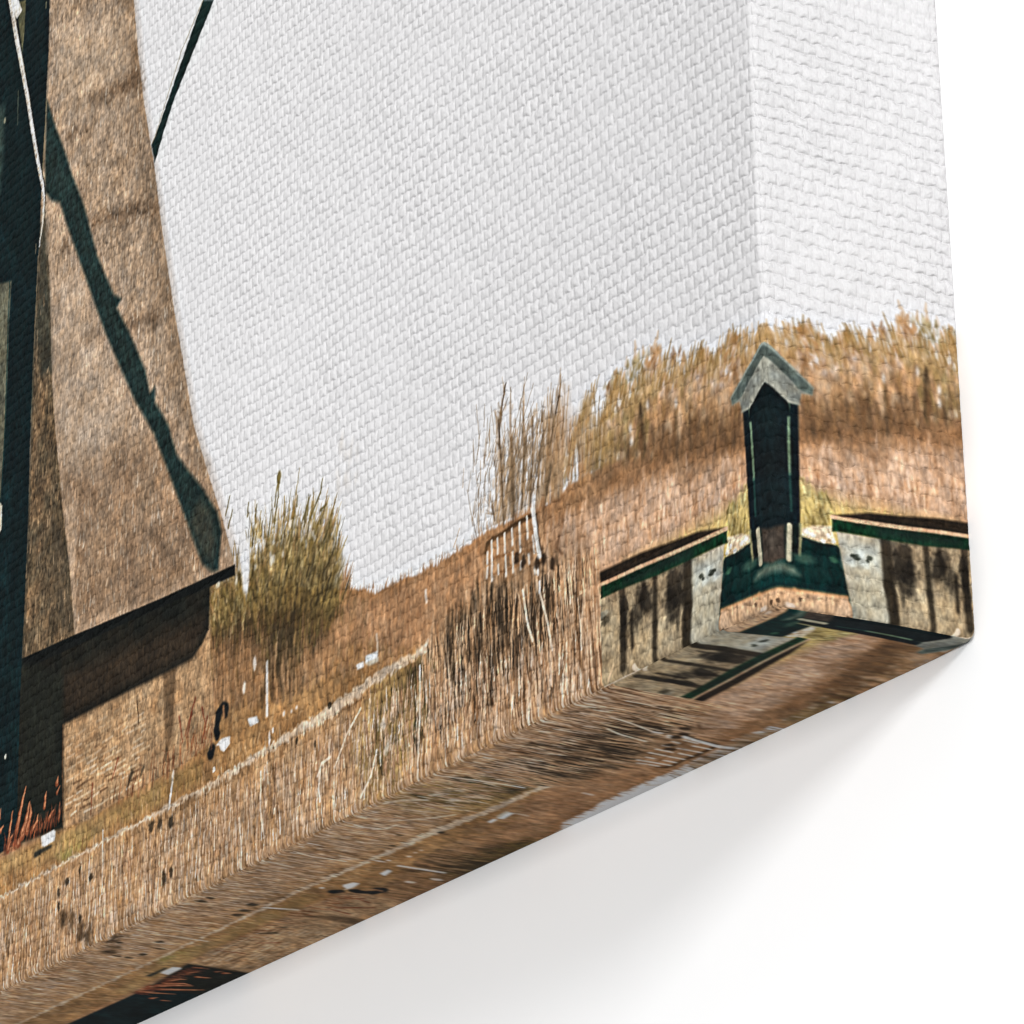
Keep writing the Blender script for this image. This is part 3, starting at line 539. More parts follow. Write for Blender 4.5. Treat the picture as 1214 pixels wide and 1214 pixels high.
fill([(-0.8,38.2),(11.3,32.7),(10.9,27.0),(-5.5,32.9),(-5.1,35.1),(-2.8,36.7)], mottled((15, 26, 28), .15, .12, .1, 96), 0.4, "post")
line([(-10.2,38.8),(-5.6,41.9),(-0.8,45.1)], .22, (160, 164, 150), .7, .3, "post")
line([(-7.2,35.3),(-5.1,35.3)], .25, (170, 168, 150), .7, .3, "post")
# mound in the water
fill([(-5.9,5.7),(-4.6,6.9),(-2.5,7.4),(0.3,7.0),(4.8,5.5),(4.6,3.8),(-1.0,5.6),(-3.8,5.8)], mottled((96, 108, 94), .1, .12, .1, 97), 1.2, "post", 0.85)
blob((-6.6,8.6), 2.0, .8, (58, 84, 72), .7, .8, .4, 4, "post"); blob((-12.8,9.4), .8, .6, (58, 96, 74), .8, .8, .4, 4, "post")

# ---- the windmill: thatched body
BODY = [(-293.6,260.8),(-242.7,236.0),(-237.2,220.2),(-234.4,205.4),(-230.9,191.2),(-225.2,173.6),(-222.3,161.6),(-218.5,148.1),(-213.6,132.1),(-208.3,116.3),(-204.0,103.1),(-198.0,91.4),(-191.2,78.9),(-187.8,71.9),(-185.0,65.1),(-199.2,66.5),(-216.5,68.0),(-234.4,69.9),(-261.1,72.6),(-287.4,75.3),(-290.2,76.1),(-291.2,156.4),(-298.6,263.2)]
fill(BODY, mottled((180, 155, 130), 0.14, 0.13, 0.13, 101, 1.0, (160, 134, 108)), 0.4, "windmill")
fill([(-268.3,114.4),(-236.2,111.3),(-197.9,90.2),(-185.0,65.1),(-216.5,68.3),(-259.4,72.5),(-263.9,92.7)], mottled((158, 129, 101), 0.14, 0.13, 0.13, 102, 1.0, (142, 113, 87)), 8.0, "windmill", 0.85)
fill([(-241.2,222.0),(-237.2,220.2),(-230.9,191.2),(-222.3,161.6),(-213.6,132.1),(-204.0,103.1),(-198.0,91.4),(-207.1,101.1),(-220.8,133.6),(-232.5,169.0),(-239.3,199.5)], mottled((140, 116, 92), 0.16, 0.18, 0.18, 103), 6.0, "windmill", 0.75)
for poly, al in [([(-262.5,207.2),(-249.1,204.3),(-233.4,200.7),(-231.5,195.1),(-244.5,199.2),(-257.8,202.5)], .6), ([(-258.9,173.2),(-247.4,170.6),(-223.6,163.6),(-222.6,160.8),(-238.7,165.7),(-257.0,170.7)], .65), ([(-272.1,200.9),(-262.0,198.7),(-261.1,197.4),(-271.1,199.6)], .5), ([(-239.7,141.9),(-223.0,137.5),(-220.8,132.6),(-237.4,137.6)], .4), ([(-261.3,145.0),(-248.1,141.7),(-246.7,139.1),(-259.8,142.8)], .45), ([(-241.6,166.1),(-237.8,164.9),(-239.7,161.6)], .5)]:
    fill(poly, mottled((98, 76, 56), .3, .3, .2, 104), 3.0, "windmill", min(.9, al + .2), rough=1.5, rs=1.2)
for k in range(4200):
    x = rng.uniform(-300, -180); z = rng.uniform(60, 260)
    if not in_poly(BODY, x, z): continue
    L = rng.uniform(0.8, 2.6)
    c = [(206, 186, 162), (216, 198, 176), (112, 90, 68), (126, 102, 78)][rng.integers(4)]
    stroke((x, z), (x + rng.normal(0, 0.2), z + L), rng.uniform(.15, .4), .1, c, rng.uniform(.2, .6), .3)
fill([(-278.1,166.4),(-260.0,161.3),(-236.6,119.5),(-248.6,107.7),(-269.9,119.1),(-274.4,135.2)], mottled((204, 180, 156), .1, .14, .12, 105), 10.0, "windmill", 0.45)
fill([(-275.1,229.0),(-241.0,217.6),(-240.3,202.1),(-262.3,203.2),(-281.3,216.0)], mottled((200, 174, 146), .1, .14, .12, 106), 8.0, "windmill", 0.5)
fill([(-267.3,106.0),(-261.2,104.7),(-259.8,95.4),(-261.0,85.8),(-258.6,73.2),(-261.2,74.0),(-263.8,90.7)], mottled((196, 168, 140), .1, .15, .12, 107), 2.0, "windmill", 0.6)
# half shaded strip beside the sail
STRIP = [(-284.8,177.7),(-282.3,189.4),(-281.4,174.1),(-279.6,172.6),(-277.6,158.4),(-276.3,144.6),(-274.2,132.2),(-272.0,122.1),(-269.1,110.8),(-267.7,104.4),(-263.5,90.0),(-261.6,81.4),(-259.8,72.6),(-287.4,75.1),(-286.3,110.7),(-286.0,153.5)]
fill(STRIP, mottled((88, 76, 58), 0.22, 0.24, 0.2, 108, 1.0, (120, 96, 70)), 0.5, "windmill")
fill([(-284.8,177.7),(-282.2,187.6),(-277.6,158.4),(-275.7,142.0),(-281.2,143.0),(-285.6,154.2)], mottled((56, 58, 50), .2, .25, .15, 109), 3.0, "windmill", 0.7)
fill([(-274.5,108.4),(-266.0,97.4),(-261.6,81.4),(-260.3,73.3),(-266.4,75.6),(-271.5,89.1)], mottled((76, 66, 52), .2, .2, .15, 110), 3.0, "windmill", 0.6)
for k in range(260):
    x = rng.uniform(-290, -262); z = rng.uniform(72, 165)
    if in_poly(STRIP, x, z): stroke((x, z), (x, z + rng.uniform(.8, 3)), rng.uniform(.15, .35), .1, [(168, 138, 104), (46, 40, 32), (190, 160, 124)][rng.integers(3)], rng.uniform(.3, .7), .3)
# shadow of the sail across the thatch
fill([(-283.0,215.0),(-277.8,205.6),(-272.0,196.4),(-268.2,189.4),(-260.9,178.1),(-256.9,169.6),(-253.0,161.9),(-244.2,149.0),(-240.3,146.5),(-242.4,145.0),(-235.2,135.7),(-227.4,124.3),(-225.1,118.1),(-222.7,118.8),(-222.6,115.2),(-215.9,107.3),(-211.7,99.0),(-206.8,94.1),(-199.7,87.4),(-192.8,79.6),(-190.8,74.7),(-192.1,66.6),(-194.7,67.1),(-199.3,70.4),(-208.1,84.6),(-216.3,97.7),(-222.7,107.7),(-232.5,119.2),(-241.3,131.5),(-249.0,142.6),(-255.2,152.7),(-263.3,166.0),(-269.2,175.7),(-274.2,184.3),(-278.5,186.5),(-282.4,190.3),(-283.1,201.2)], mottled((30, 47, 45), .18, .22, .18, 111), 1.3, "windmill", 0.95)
fill([(-205.7,81.5),(-200.4,85.4),(-195.8,81.0),(-193.4,73.7),(-194.7,68.2),(-199.3,71.9)], mottled((70, 66, 54), .2, .22, .18, 112), 3.0, "windmill", 0.6)
# overhang, shade and brick base
fill([(-264.9,57.5),(-240.6,54.4),(-214.8,54.3),(-203.3,52.8),(-195.5,55.9),(-194.5,44.7),(-192.4,35.1),(-193.8,30.4),(-205.6,28.8),(-232.6,29.1),(-250.7,28.4),(-263.2,29.9)], mottled((184, 150, 112), 0.1, 0.12, 0.12, 113, 1.0, (172, 134, 96)), 0.5, "windmill")
for k in range(16):
    z0 = 30.5 + k * 1.35
    x = -262
    while x < -226:
        L = rng.uniform(1.5, 5)
        if rng.uniform() < .75:
            stroke((x, z0 + rng.normal(0, .1)), (x + L, z0 + rng.normal(0, .1)), .3, .25, [(226, 204, 176), (214, 186, 150), (110, 80, 54)][rng.integers(3)], rng.uniform(.5, .95) * (1 - k / 18), .25, "windmill")
        x += L + rng.uniform(.3, 2)
grass([(-240.6,29.9),(-220.9,30.2),(-196.4,32.6),(-193.7,28.3),(-213.1,27.2),(-232.5,26.9)], 120, (2, 7), (.2, .45), [(140, 84, 52), (170, 120, 78), (110, 66, 40), (196, 150, 106)], .1, .2, (.4, .8), 114, "windmill")
for pts in [[(-201.5,41.6),(-203.6,38.2),(-205.8,34.8)], [(-202.9,38.9),(-205.0,34.1)], [(-208.6,39.6),(-206.9,33.7)], [(-196.1,36.1),(-198.2,31.3)], [(-237.0,38.3),(-239.6,34.3)], [(-249.0,35.9),(-249.5,29.4)], [(-198.4,38.6),(-197.2,35.5)]]:
    line(pts, .4, (122, 58, 36), .65, .5, "windmill", .2)
for pts, w_ in [([(-230.0,33.4),(-232.2,30.7)], .8), ([(-224.5,33.2),(-226.0,31.6)], .45), ([(-213.7,34.7),(-214.4,32.1)], .5)]:
    line(pts, w_, (48, 42, 32), .7, .8, "windmill", .2)
line([(-228.3,48.6),(-227.3,43.4)], .25, (80, 58, 38), .8, .3, "windmill")
fill([(-216.3,51.8),(-210.5,51.2),(-211.2,40.4),(-212.2,35.2),(-214.4,32.9),(-215.5,41.6)], mottled((104, 80, 56), .12, .12, .1, 115), 1.0, "windmill", .8)
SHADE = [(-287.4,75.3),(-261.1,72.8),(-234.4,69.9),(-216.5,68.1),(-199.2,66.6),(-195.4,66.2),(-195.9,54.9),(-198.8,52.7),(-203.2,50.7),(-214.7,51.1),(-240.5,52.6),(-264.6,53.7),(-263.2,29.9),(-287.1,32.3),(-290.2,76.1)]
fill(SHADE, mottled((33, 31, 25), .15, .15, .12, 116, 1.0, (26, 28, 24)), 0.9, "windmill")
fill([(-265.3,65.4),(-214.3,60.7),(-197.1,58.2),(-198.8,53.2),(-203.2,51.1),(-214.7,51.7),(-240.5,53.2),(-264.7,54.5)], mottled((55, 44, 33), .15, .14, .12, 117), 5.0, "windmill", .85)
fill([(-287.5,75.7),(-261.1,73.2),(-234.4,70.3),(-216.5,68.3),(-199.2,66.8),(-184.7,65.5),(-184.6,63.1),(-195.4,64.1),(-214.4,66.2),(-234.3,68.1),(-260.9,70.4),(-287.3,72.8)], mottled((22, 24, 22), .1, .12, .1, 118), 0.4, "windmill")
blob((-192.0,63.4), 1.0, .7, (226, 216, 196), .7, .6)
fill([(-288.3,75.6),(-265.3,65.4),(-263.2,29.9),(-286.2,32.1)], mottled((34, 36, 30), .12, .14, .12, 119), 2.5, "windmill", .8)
line([(-264.6,53.5),(-264.2,41.8),(-263.3,30.5)], .25, (120, 86, 58), .6, .3, "windmill")

# ---- the dark sail on the left
SAIL = [(-443.2,333.6),(-282.8,255.5),(-283.3,242.0),(-282.9,228.1),(-283.5,218.6),(-283.5,214.1),(-284.5,194.0),(-284.8,177.7),(-285.3,174.9),(-286.0,153.5),(-286.0,140.7),(-286.6,128.3),(-286.3,110.7),(-286.7,90.3),(-287.4,75.1),(-287.6,65.4),(-287.4,49.6),(-287.1,32.3),(-404.2,31.3)]
fill(SAIL, mottled((18, 38, 40), 0.2, 0.15, 0.12, 121, 1.0, (14, 27, 29)), 0.4, "sail")
fill([(-298.6,249.2),(-283.8,242.2),(-283.8,219.4),(-284.7,197.5),(-286.0,175.1),(-286.4,153.7),(-286.3,110.7),(-287.4,75.1),(-292.9,76.7),(-295.6,113.8),(-298.6,129.1),(-298.9,158.4),(-296.7,180.3),(-294.4,201.6)], mottled((15, 29, 31), .15, .15, .12, 122), 3.5, "sail", .8)
fill([(-307.7,239.4),(-299.4,233.3),(-288.5,199.1),(-284.5,179.8),(-287.8,174.6),(-302.2,178.1),(-307.2,207.0)], mottled((15, 30, 31), .15, .15, .1, 123), 3.5, "sail", .7)
fill([(-434.5,266.3),(-307.5,224.3),(-307.4,209.4),(-308.7,200.8),(-431.7,244.7)], mottled((60, 74, 66), .25, .2, .15, 124), 3.0, "sail", .7)
fill([(-428.8,222.2),(-306.3,176.2),(-300.0,174.3),(-300.7,164.5),(-300.5,148.2),(-301.2,132.3),(-302.1,119.7),(-419.2,147.5)], mottled((104, 102, 84), .12, .16, .12, 125), 0.8, "sail", .95)
line([(-301.0,174.7),(-301.2,164.5),(-300.9,148.1),(-301.1,132.1),(-301.9,117.6)], .3, (30, 56, 54), .8, .4, "sail")
fill([(-302.0,118.4),(-301.0,117.2),(-301.0,111.4),(-303.7,109.7),(-304.3,118.4)], (200, 190, 168), .4, "sail")
fill([(-300.6,249.6),(-297.1,248.5),(-297.5,239.3),(-298.1,234.6),(-299.9,240.5),(-301.2,244.8)], mottled((104, 100, 72), .1, .15, .1, 126), .6, "sail", .9)
line([(-299.8,224.8),(-299.6,215.6)], .18, (106, 110, 92), .6, .3, "sail")
line([(-283.3,214.7),(-283.5,208.1),(-284.5,194.7)], .2, (120, 112, 86), .8, .25, "sail")
line([(-285.2,242.2),(-285.2,240.7)], .25, (130, 124, 96), .7, .3, "sail")
line([(-285.3,174.9),(-286.0,153.5),(-286.4,133.3)], .16, (120, 104, 78), .6, .25, "sail")
blob((-294.5,54.5), .5, .6, (190, 190, 176), .9, .5, .2, 3, "sail"); blob((-307.2,220.0), .6, .8, (140, 138, 116), .8, .5, .2, 3, "sail")
line([(-286.7,178.5),(-286.8,176.3)], .2, (120, 110, 90), .7, .3, "sail")
# rope
ROPE = [(-310.5,264.2),(-306.2,252.7),(-304.3,247.2),(-301.9,240.2),(-297.8,229.8),(-294.3,220.7),(-290.7,210.1),(-287.8,202.1),(-285.6,196.7),(-283.9,192.7),(-283.0,188.3),(-283.1,184.0),(-283.7,181.2),(-284.8,177.3)]
line([(x + .45, z) for x, z in ROPE[:11]], .75, (8, 16, 16), .9, .3, "sail")
line(ROPE[:5], 1.0, (206, 198, 184), 1, .25, "sail", .9); line(ROPE[4:11], .85, (204, 194, 180), 1, .25, "sail", .6); line(ROPE[10:], .6, (196, 188, 174), 1, .25, "sail", .25)
line([(x + .2, z) for x, z in ROPE[:11]], .35, (232, 228, 220), .8, .3, "sail")
fill([(-307.3,254.4),(-302.7,252.3),(-300.6,249.1),(-299.2,246.6),(-300.3,246.0),(-302.0,245.6),(-304.3,247.7)], mottled((222, 216, 204), .05, .1, .08, 127), .4, "sail")
for k in range(70):
    t = rng.uniform(0, 10); i = int(t); f = t - i
    x = ROPE[i][0] * (1 - f) + ROPE[i + 1][0] * f; z = ROPE[i][1] * (1 - f) + ROPE[i + 1][1] * f
    blob((x - .3, z), .4, .35, (140, 128, 110), .5, .6, .3, k, "sail")
# red grass in the shade, white block
for pts, r in [([(-287.3,35.3),(-285.8,38.8),(-284.2,42.3),(-283.1,44.2)], .8), ([(-284.1,33.5),(-282.1,36.9),(-281.0,40.1)], 1.1), ([(-281.9,33.9),(-280.0,37.3),(-280.5,39.4)], .8), ([(-291.9,32.6),(-290.9,36.2),(-289.8,40.3)], .6), ([(-279.3,33.3),(-276.7,34.6),(-276.4,36.0)], .7), ([(-273.0,37.1),(-272.7,39.3),(-272.4,40.2)], .5), ([(-270.7,33.6),(-269.4,34.6),(-268.2,35.0)], .5), ([(-266.9,41.0),(-266.5,42.1)], .7), ([(-266.7,38.7),(-265.5,39.7)], .4), ([(-265.5,32.6),(-265.3,36.0)], .35), ([(-295.9,37.5),(-294.6,38.2)], .6), ([(-291.5,31.9),(-290.3,34.1),(-289.0,34.8)], .7), ([(-296.6,40.6),(-296.3,42.5)], .4), ([(-286.2,32.1),(-284.1,34.5),(-282.9,36.1)], .9), ([(-288.0,32.6),(-287.3,35.3),(-285.7,37.4)], .7)]:
    line(pts, r * 1.25, (150, 82, 52), .92, .5, "sail", r * .3)
    line([(x + .15, z + .2) for x, z in pts], r * .55, (214, 150, 108), .75, .4, "sail", r * .15)
grass([(-293.8,33.1),(-278.4,33.0),(-269.8,32.8),(-265.5,33.0),(-264.5,30.8),(-278.2,31.1),(-293.6,31.1)], 60, (1.5, 5), (.3, .7), [(120, 62, 40), (160, 92, 60), (84, 48, 34)], .2, .2, (.4, .8), 128, "sail")
fill([(-404.1,30.2),(-295.8,31.0),(-290.6,31.9),(-275.2,30.3),(-263.2,30.1),(-254.7,27.0),(-269.1,23.1),(-295.2,22.7),(-403.1,22.6)], mottled((164, 128, 80), .12, .14, .1, 129), .6, "field", .0)
fill([(-274.3,30.7),(-267.9,30.6),(-267.0,30.0),(-267.3,28.1),(-272.4,27.9),(-273.8,28.4)], mottled((216, 208, 196), .05, .08, .06, 130), .35, "field")
line([(-277.1,27.2),(-274.5,27.3),(-269.0,27.2)], .7, (48, 46, 38), .85, .5, "field", .4)
# ---- the dark boom at the top
fill([(-202.6,203.8),(-197.3,201.3),(-191.9,207.1),(-196.7,209.4)], (28, 48, 46), .35, "pole")
fill([(-202.6,203.8),(-197.3,201.3),(-216.1,184.9),(-220.5,179.5),(-224.8,173.4),(-226.6,178.6),(-223.4,181.4)], (28, 48, 46), .5, "pole")
line([(-202.6,203.8),(-212.8,195.6),(-223.4,181.8),(-226.2,178.9)], .2, (150, 140, 116), .7, .3, "pole")


def box_blur(A, nx, nz):
    for ax, n in ((1, nx), (0, nz)):
        pad = [(0, 0)] * 3; pad[ax] = (n + 1, n)
        c = np.cumsum(np.pad(A, pad, mode='edge'), axis=ax, dtype=np.float64)
        a_ = [slice(None)] * 3; b_ = [slice(None)] * 3
        a_[ax] = slice(2 * n + 1, None); b_[ax] = slice(0, -(2 * n + 1))
        A = ((c[tuple(a_)] - c[tuple(b_)]) / (2 * n + 1)).astype(np.float32)
    return A


# the far bank and bushes were out of focus when the picture was taken
def soften(mask, n, times=2):
    global INK
    B = INK
    for _ in range(times): B = box_blur(B, n[0], n[1])
    m = box_blur(mask.astype(np.float32)[..., None], 4, 6)
    INK = INK * (1 - m) + B * m


soften(REG == RID["trees"], (1, 2)); soften(REG == RID["bush"], (1, 1), 1)
soften((REG == RID["field"]) & (GX < -8) & (GZ > 26), (1, 1), 1)
lift = box_blur(np.isin(REG, [RID["field"], RID["trees"], RID["path"]]).astype(np.float32)[..., None], 1, 1)
INK = INK * (1 + np.array([0.03, 0.055, 0.10], np.float32) * lift) + 0.012 * lift
# uneven inks: broad clumps, grain and slight hue drift everywhere but in the sky
notsky = box_blur((REG != RID["sky"])[..., None].astype(np.float32), 2, 3)[..., 0]
kk = 0.13 * fbm(GX / 7, GZ / 5, 301) + 0.07 * vn(GX / 2.2, GZ / 2.6, 302) + 0.07 * vn(GX / 0.8, GZ / 1.1, 303) + 0.06 * vn(GX / 0.38, GZ / 0.5, 304)
INK = INK * (1 + (notsky * kk)[..., None])
hue = (notsky * (0.025 * fbm(GX / 5, GZ / 4, 305) + 0.015 * vn(GX / 1.1, GZ / 1.4, 306)))[..., None]
INK = np.clip(INK * (1 + hue * np.array([1.0, 0.0, -1.4], np.float32)), 0, 1)
# the print is sharpened and contrasty, as canvas prints are
SHARP = np.clip((GX + 335) / 20, 0, 1)[..., None].astype(np.float32)
INK = np.clip(INK + SHARP * 0.38 * (INK - box_blur(INK, 2, 3)), 0, 1)
INK = np.clip(INK + SHARP * 0.20 * (INK - box_blur(box_blur(INK, 9, 14), 9, 14)), 0.02, 0.93)
INK = INK.mean(-1, keepdims=True) * 0.04 + INK * 0.96      # slightly faded inks

# ---------------------------------------------------------------- side and bottom take the print mirrored round the edges
def sample(xa, za):
    """bilinear look-up of ink and region at print positions"""
    xa = np.clip(xa, XS[0], XS[-1] - 1e-3); za = np.clip(za, ZS[0], ZS[-1] - 1e-3)
    fi = np.interp(xa, XS, np.arange(NX)); fj = np.interp(za, ZS, np.arange(NZ))
    i = np.minimum(fi.astype(int), NX - 2); j = np.minimum(fj.astype(int), NZ - 2)
    a = (fi - i)[..., None].astype(np.float32); b = (fj - j)[..., None].astype(np.float32)
    c = (INK[j, i] * (1 - a) + INK[j, i + 1] * a) * (1 - b) + (INK[j + 1, i] * (1 - a) + INK[j + 1, i + 1] * a) * b
    return c, REG[np.rint(fj).astype(int), np.rint(fi).astype(int)]


FOLD = -0.7                       # the print folds just inside the edge
def fold_x(x):
    return np.where(x > FOLD, 2 * FOLD - x, x)


# ---------------------------------------------------------------- woven surface
PH, PV = 2.75, 2.4                # thread spacing
def weave(s, t):
    """height of a plain weave with uneven, slubby threads, 0..1"""
    s0, t0 = s, t
    s = s0 + 0.60 * fbm(s0 / 9, t0 / 14, 201) + 0.27 * vn(s0 / 2.8, t0 / 3.0, 202) + 0.03 * vn(s0 / 0.8, t0 / 0.8, 212)
    t = t0 + 0.60 * fbm(s0 / 14, t0 / 9, 203) + 0.27 * vn(s0 / 3.0, t0 / 2.6, 204) + 0.03 * vn(s0 / 0.8, t0 / 0.8, 213)
    v = t / PV + 0.10 * vn(s / PH * 1.1, t / PV * 0.9, 215)
    v = v + 0.09 * np.cos(2 * math.pi * s / PH) * np.cos(math.pi * v) * 1.0   # rows wave round the threads they cross
    j = np.floor(v); fv = v - j
    u = s / PH + 0.5 * (j % 2) + 0.25 * (_hash(j, j * 0, 206) - 0.5)  # the over-threads of each row sit between those of the next
    i = np.floor(u); fu = u - i
    cell = _hash(i, j, 207); ragged = _hash(i, j, 214)
    fv = np.clip(fv + 0.10 * (ragged - 0.5) * np.sin(math.pi * fu), 0, 1)
    du = 2 * fu - 1; dv = 2 * fv - 1
    size = 0.86 + 0.42 * (cell - 0.5)
    r2 = (du * du + dv * dv) / (1.25 * size)
    dome = np.sqrt(np.clip(1 - r2 * 0.72, 0, 1))                     # a round bead of thread at every crossing
    edge = (np.clip(1 - du ** 6, 0, 1) * np.clip(1 - dv ** 6, 0, 1)) ** 0.5
    h = 0.74 * dome * edge + 0.10 * np.sqrt(np.clip(1 - dv * dv, 0, 1)) * size + 0.16 * size
    h = h + 0.06 * vn(u * 7, v * 3, 208) + 0.09 * vn(u * 13, v * 11, 209)
    h = h * (0.9 + 0.2 * vn(s / 12, t / 12, 210) + 0.16 * vn(s0 / 3.3, t0 / 2.8, 211))
    return h.astype(np.float32)


AMP = 0.13
BUMP, BUMP_SIDE = 4.5, 7.0                        # the shading normal exaggerates the shallow thread relief


def rounded(P):
    """pull points of the sharp box onto a box with rounded edges; returns points and normals"""
    lo = np.array([-W - 50, RAD, RAD]); hi = np.array([-RAD, D + 50, H + 50])
    q = np.clip(P, lo, hi); d = P - q
    n = np.linalg.norm(d, axis=-1, keepdims=True)
    d = d / np.maximum(n, 1e-9)
    return q + d * RAD, d


def back_corner(P):
    """the fabric is folded round at the back of the corner"""
    y = P[..., 1]; z = P[..., 2]
    r = 1.6
    cy = np.clip((y - (D - r)) / r, 0, 1)
    lift = r * (1 - np.sqrt(np.clip(1 - cy * cy, 0, 1)))
    k = np.exp(-np.maximum(z, 0) / 3.0) * np.exp(np.minimum(P[..., 0], 0) / 4.0)
    P[..., 2] = z + lift * k
    return P


def bulge(P):
    """folded fabric bulks the bottom out a little beside the corner"""
    x, y, z = P[..., 0], P[..., 1], P[..., 2]
    k = np.exp(-(x / 15.0) ** 2) * np.exp(-(np.maximum(y, 0) / 16.0) ** 2) * np.exp(-np.maximum(z, 0) / 9.0)
    P[..., 2] = z - 1.0 * k
    return back_corner(P)


def srgb_lin(c):
    return np.where(c <= 0.04045, c / 12.92, ((c + 0.055) / 1.055) ** 2.4)


INK_GAIN = 0.78


def build_grid(P, Nrm, ink, reg, parent, names, mat, base, flip=False):
    """split one woven face of the canvas into the printed things on it; every piece is a mesh of its own"""
    nz, nx = P.shape[:2]
    idx = np.arange(nz * nx).reshape(nz, nx)
    quads = np.stack([idx[:-1, :-1], idx[:-1, 1:], idx[1:, 1:], idx[1:, :-1]], -1).reshape(-1, 4)
    freg = reg[:-1, :-1].reshape(-1)
    if flip: quads = quads[:, ::-1]
    Pf = P.reshape(-1, 3).astype(np.float32); If = ink.reshape(-1, 3); Nf = Nrm.reshape(-1, 3)
    made = {}
    used = [k for k in names if (freg == RID[k]).any()]
    lut = np.zeros(len(REGIONS), int) - 1
    for k in used: lut[RID[k]] = RID[k]
    lut[lut < 0] = 255
    fr = np.where(lut[freg] == 255, 254, lut[freg])
    for key in [None] + used:
        sel = quads[fr == (254 if key is None else RID[key])]
        if len(sel) == 0: continue
        vs, inv_ = np.unique(sel, return_inverse=True); inv_ = inv_.reshape(-1)
        me = bpy.data.meshes.new(base if key is None else names[key][0])
        me.vertices.add(len(vs)); me.vertices.foreach_set("co", (Pf[vs] * SC).ravel())
        me.loops.add(len(inv_)); me.loops.foreach_set("vertex_index", inv_.astype(np.int32))
        nf = len(sel)
        me.polygons.add(nf)
        me.polygons.foreach_set("loop_start", np.arange(0, nf * 4, 4, dtype=np.int32))
        me.update(calc_edges=True)
        me.polygons.foreach_set("use_smooth", np.ones(nf, bool))
        ca = me.color_attributes.new("ink", 'FLOAT_COLOR', 'POINT')
        col = np.ones((len(vs), 4), np.float32); col[:, :3] = np.clip(srgb_lin(If[vs]) * INK_GAIN, 0, 0.9)
        ca.data.foreach_set("color", col.ravel())
        me.normals_split_custom_set_from_vertices(Nf[vs].astype(np.float32))
        me.materials.append(mat)
        o = bpy.data.objects.new(me.name, me); scene.collection.objects.link(o)
        made[key] = o
    root = made[None]; root.parent = parent
    for k in used:
        if k in made:
            made[k].parent = root
            made[k]["label"] = names[k][1]
    return root


def grid_normals(P, flip=False):
    du = np.gradient(P, axis=1); dv = np.gradient(P, axis=0)
    n = np.cross(du, dv)
    if flip: n = -n
    return n / np.maximum(np.linalg.norm(n, axis=-1, keepdims=True), 1e-12)


root = bpy.data.objects.new("canvas_print", None)
scene.collection.objects.link(root)
root.location = (0, 0, 0)
root["label"] = "stretched canvas print of a thatched windmill among dry reeds, hung on the white wall"
root["category"] = "canvas print"

low_fade = lambda z: np.clip((z - 0.3) / 2.2, 0.25, 1)
# front
P = np.stack([GX, np.zeros_like(GX), GZ], -1).astype(np.float64)
Q, Nn = rounded(P)
hgt = weave(GX, GZ) * AMP * low_fade(GZ)
QN = bulge(Q + Nn * (BUMP * hgt[..., None]))
Q = bulge(Q + Nn * hgt[..., None])
xm = XS > FOLD
cF = INK.copy(); rF = REG.copy()
cc, rr_ = sample(np.broadcast_to(fold_x(XS[xm])[None, :], (NZ, xm.sum())), np.broadcast_to(ZS[:, None], (NZ, xm.sum())))
cF[:, xm] = cc; rF[:, xm] = rr_
N = grid_normals(QN)
front = build_grid(Q, N, cF, rF, root, {
    "windmill": ("printed_windmill", "brown thatched windmill tower with brick base printed on the front"),
    "sail": ("printed_sail", "dark teal windmill sail with white rope printed at the left"),
    "pole": ("printed_pole", "thin dark slanting pole printed against the pale sky"),
    "bush": ("printed_bush", "olive bush printed beside the windmill"),
    "trees": ("printed_trees", "tan bare trees printed along the top of the bank"),
    "railing": ("printed_railing", "pale broken railing printed among the reeds"),
    "gate": ("printed_gate", "grey plank gate with green top board printed near the corner"),
    "post": ("printed_post", "left half of the black gabled post printed at the corner edge"),
    "path": ("printed_path", "narrow sandy path printed through the reeds"),
    "field": ("printed_reeds", "tan dry reed field printed along the bottom of the front"),
}, M_CANVAS, "front_face")
front["label"] = "woven front face printed with a pale grey sky"

# right side
YS = axis([(0, 0), (RAD * 2, 0.12), (D - 2, 0.19), (D, 0.1)])
ZS2 = axis([(0, 0), (RAD * 2, 0.1), (112, 0.155), (150, 0.4), (H, 1.2)])
Y2 = np.broadcast_to(YS[None, :], (len(ZS2), len(YS))); Z2 = np.broadcast_to(ZS2[:, None], Y2.shape)
P = np.stack([np.zeros_like(Y2), Y2, Z2], -1).astype(np.float64)
Q, Nn = rounded(P)
hgt = weave(Y2, Z2) * AMP * low_fade(Z2)
QN = bulge(Q + Nn * (BUMP_SIDE * hgt[..., None]))
Q = bulge(Q + Nn * hgt[..., None])
cR, rR = sample(-(1.25 + 0.93 * Y2 + 0.0043 * Y2 ** 2), Z2)
side = build_grid(Q, grid_normals(QN), cR, rR, root, {
    "trees": ("printed_trees", "tan trees printed on the right side"),
    "gate": ("printed_gate", "mirrored grey plank gate with green board printed on the right side"),
    "post": ("printed_post", "right half of the black gabled post wrapped onto the side"),
    "field": ("printed_reeds", "pale tan bank printed on the right side"),
}, M_CANVAS, "right_side")
side["label"] = "woven right side wrapped with mirrored print, white sky above"

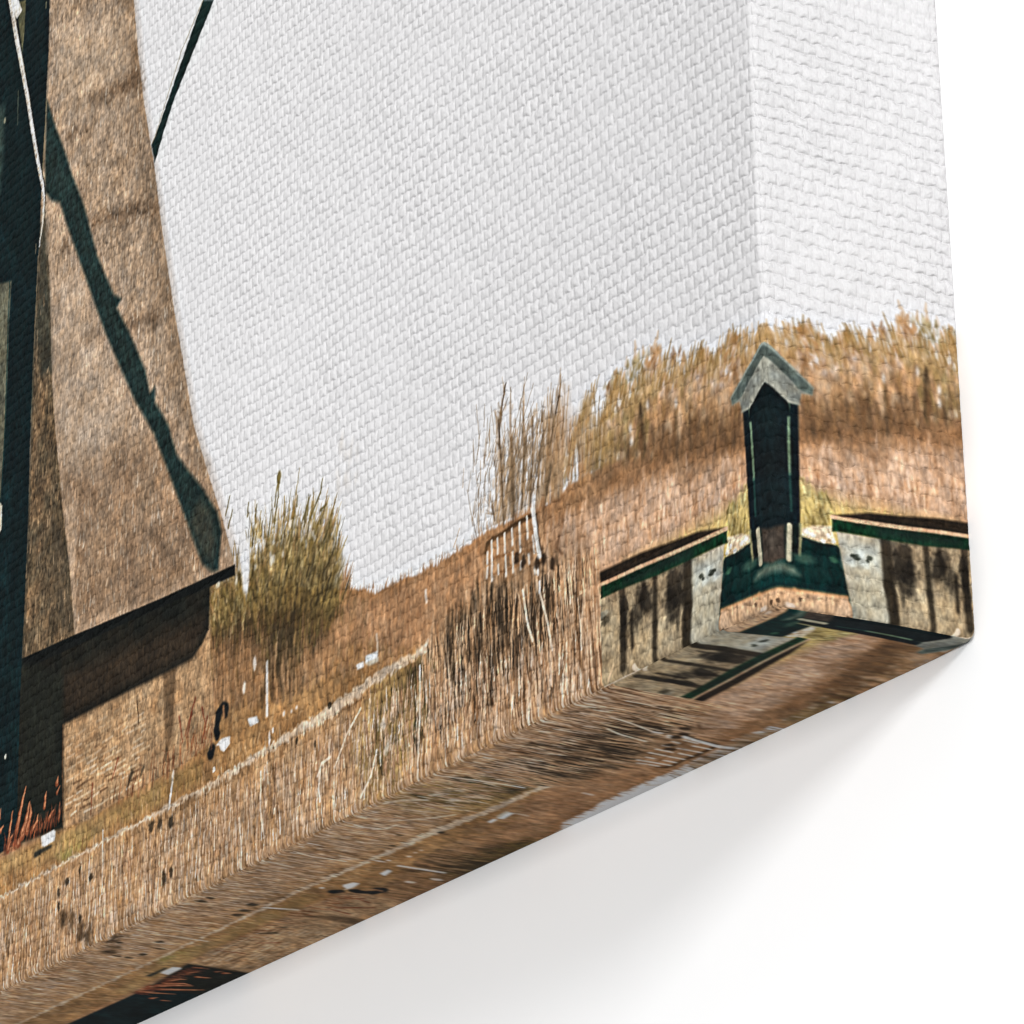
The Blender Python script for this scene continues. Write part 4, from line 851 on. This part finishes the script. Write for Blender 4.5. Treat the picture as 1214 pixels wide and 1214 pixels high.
# bottom
YS3 = axis([(0, 0), (RAD * 2, 0.12), (D, 0.17)])
XS3 = XS
X3 = np.broadcast_to(XS3[None, :], (len(YS3), len(XS3))); Y3 = np.broadcast_to(YS3[:, None], X3.shape)
P = np.stack([X3, Y3, np.zeros_like(X3)], -1).astype(np.float64)
Q, Nn = rounded(P)
hgt = weave(X3, -Y3) * AMP * np.clip(0.25 - Y3 * 0.08, 0.03, 0.25)
Q = bulge(Q + Nn * hgt[..., None])
za = 1.04 * Y3 + (1.0 - X3 * 0.012) * (1 - np.exp(-Y3 / 2.0))
xa = np.where(X3 > FOLD, 2 * FOLD - X3, X3 * 1.045 - 0.4)
acc = 0; wsum = 0
for k in range(-4, 5):            # ink dragged along the wrap
    c_, r_ = sample(xa, np.maximum(za + k * 0.13, 0)); w_ = 1 - abs(k) / 5.0
    acc = acc + c_ * w_; wsum += w_
    if k == 0: rB = r_
cB = acc / wsum
bottom = build_grid(Q, grid_normals(Q, True), cB, rB, root, {
    "windmill": ("printed_windmill", "dark foot of the windmill mirrored on the bottom"),
    "sail": ("printed_sail", "dark sail foot with red grass mirrored on the bottom"),
    "railing": ("printed_railing", "pale railing mirrored on the bottom"),
    "gate": ("printed_gate", "grey plank gate mirrored on the bottom near the corner"),
    "post": ("printed_post", "black post mirrored along the bottom right edge"),
    "path": ("printed_path", "sandy path mirrored on the bottom"),
    "field": ("printed_reeds", "streaked brown reeds mirrored along the bottom"),
}, M_FLAT, "bottom_side", True)
bottom["label"] = "smooth bottom side wrapped with streaked brown mirrored print"


# stretcher as one solid unseen box, added inside to stop light leaking through
def box_mesh(name, lo, hi, mat):
    x0, y0, z0 = np.array(lo) * SC; x1, y1, z1 = np.array(hi) * SC
    v = [(x0, y0, z0), (x1, y0, z0), (x1, y1, z0), (x0, y1, z0), (x0, y0, z1), (x1, y0, z1), (x1, y1, z1), (x0, y1, z1)]
    f = [(0, 3, 2, 1), (4, 5, 6, 7), (0, 1, 5, 4), (1, 2, 6, 5), (2, 3, 7, 6), (3, 0, 4, 7)]
    me = bpy.data.meshes.new(name); me.from_pydata(v, [], f); me.materials.append(mat)
    o = bpy.data.objects.new(name, me); scene.collection.objects.link(o)
    return o


bars = box_mesh("stretcher_frame", (-W - 1, 3.0, 4.0), (-3.0, D - 0.3, H + 1), M_WOOD)
bars.parent = root

# ---------------------------------------------------------------- the wall
me = bpy.data.meshes.new("wall")
y = (D + 0.05) * SC
me.from_pydata([(-2.5, y, -1.8), (2.5, y, -1.8), (2.5, y, 1.8), (-2.5, y, 1.8)], [], [(0, 1, 2, 3)])
me.materials.append(M_WALL)
wall = bpy.data.objects.new("wall", me); scene.collection.objects.link(wall)
wall["kind"] = "structure"
wall["label"] = "plain white wall behind the canvas print"
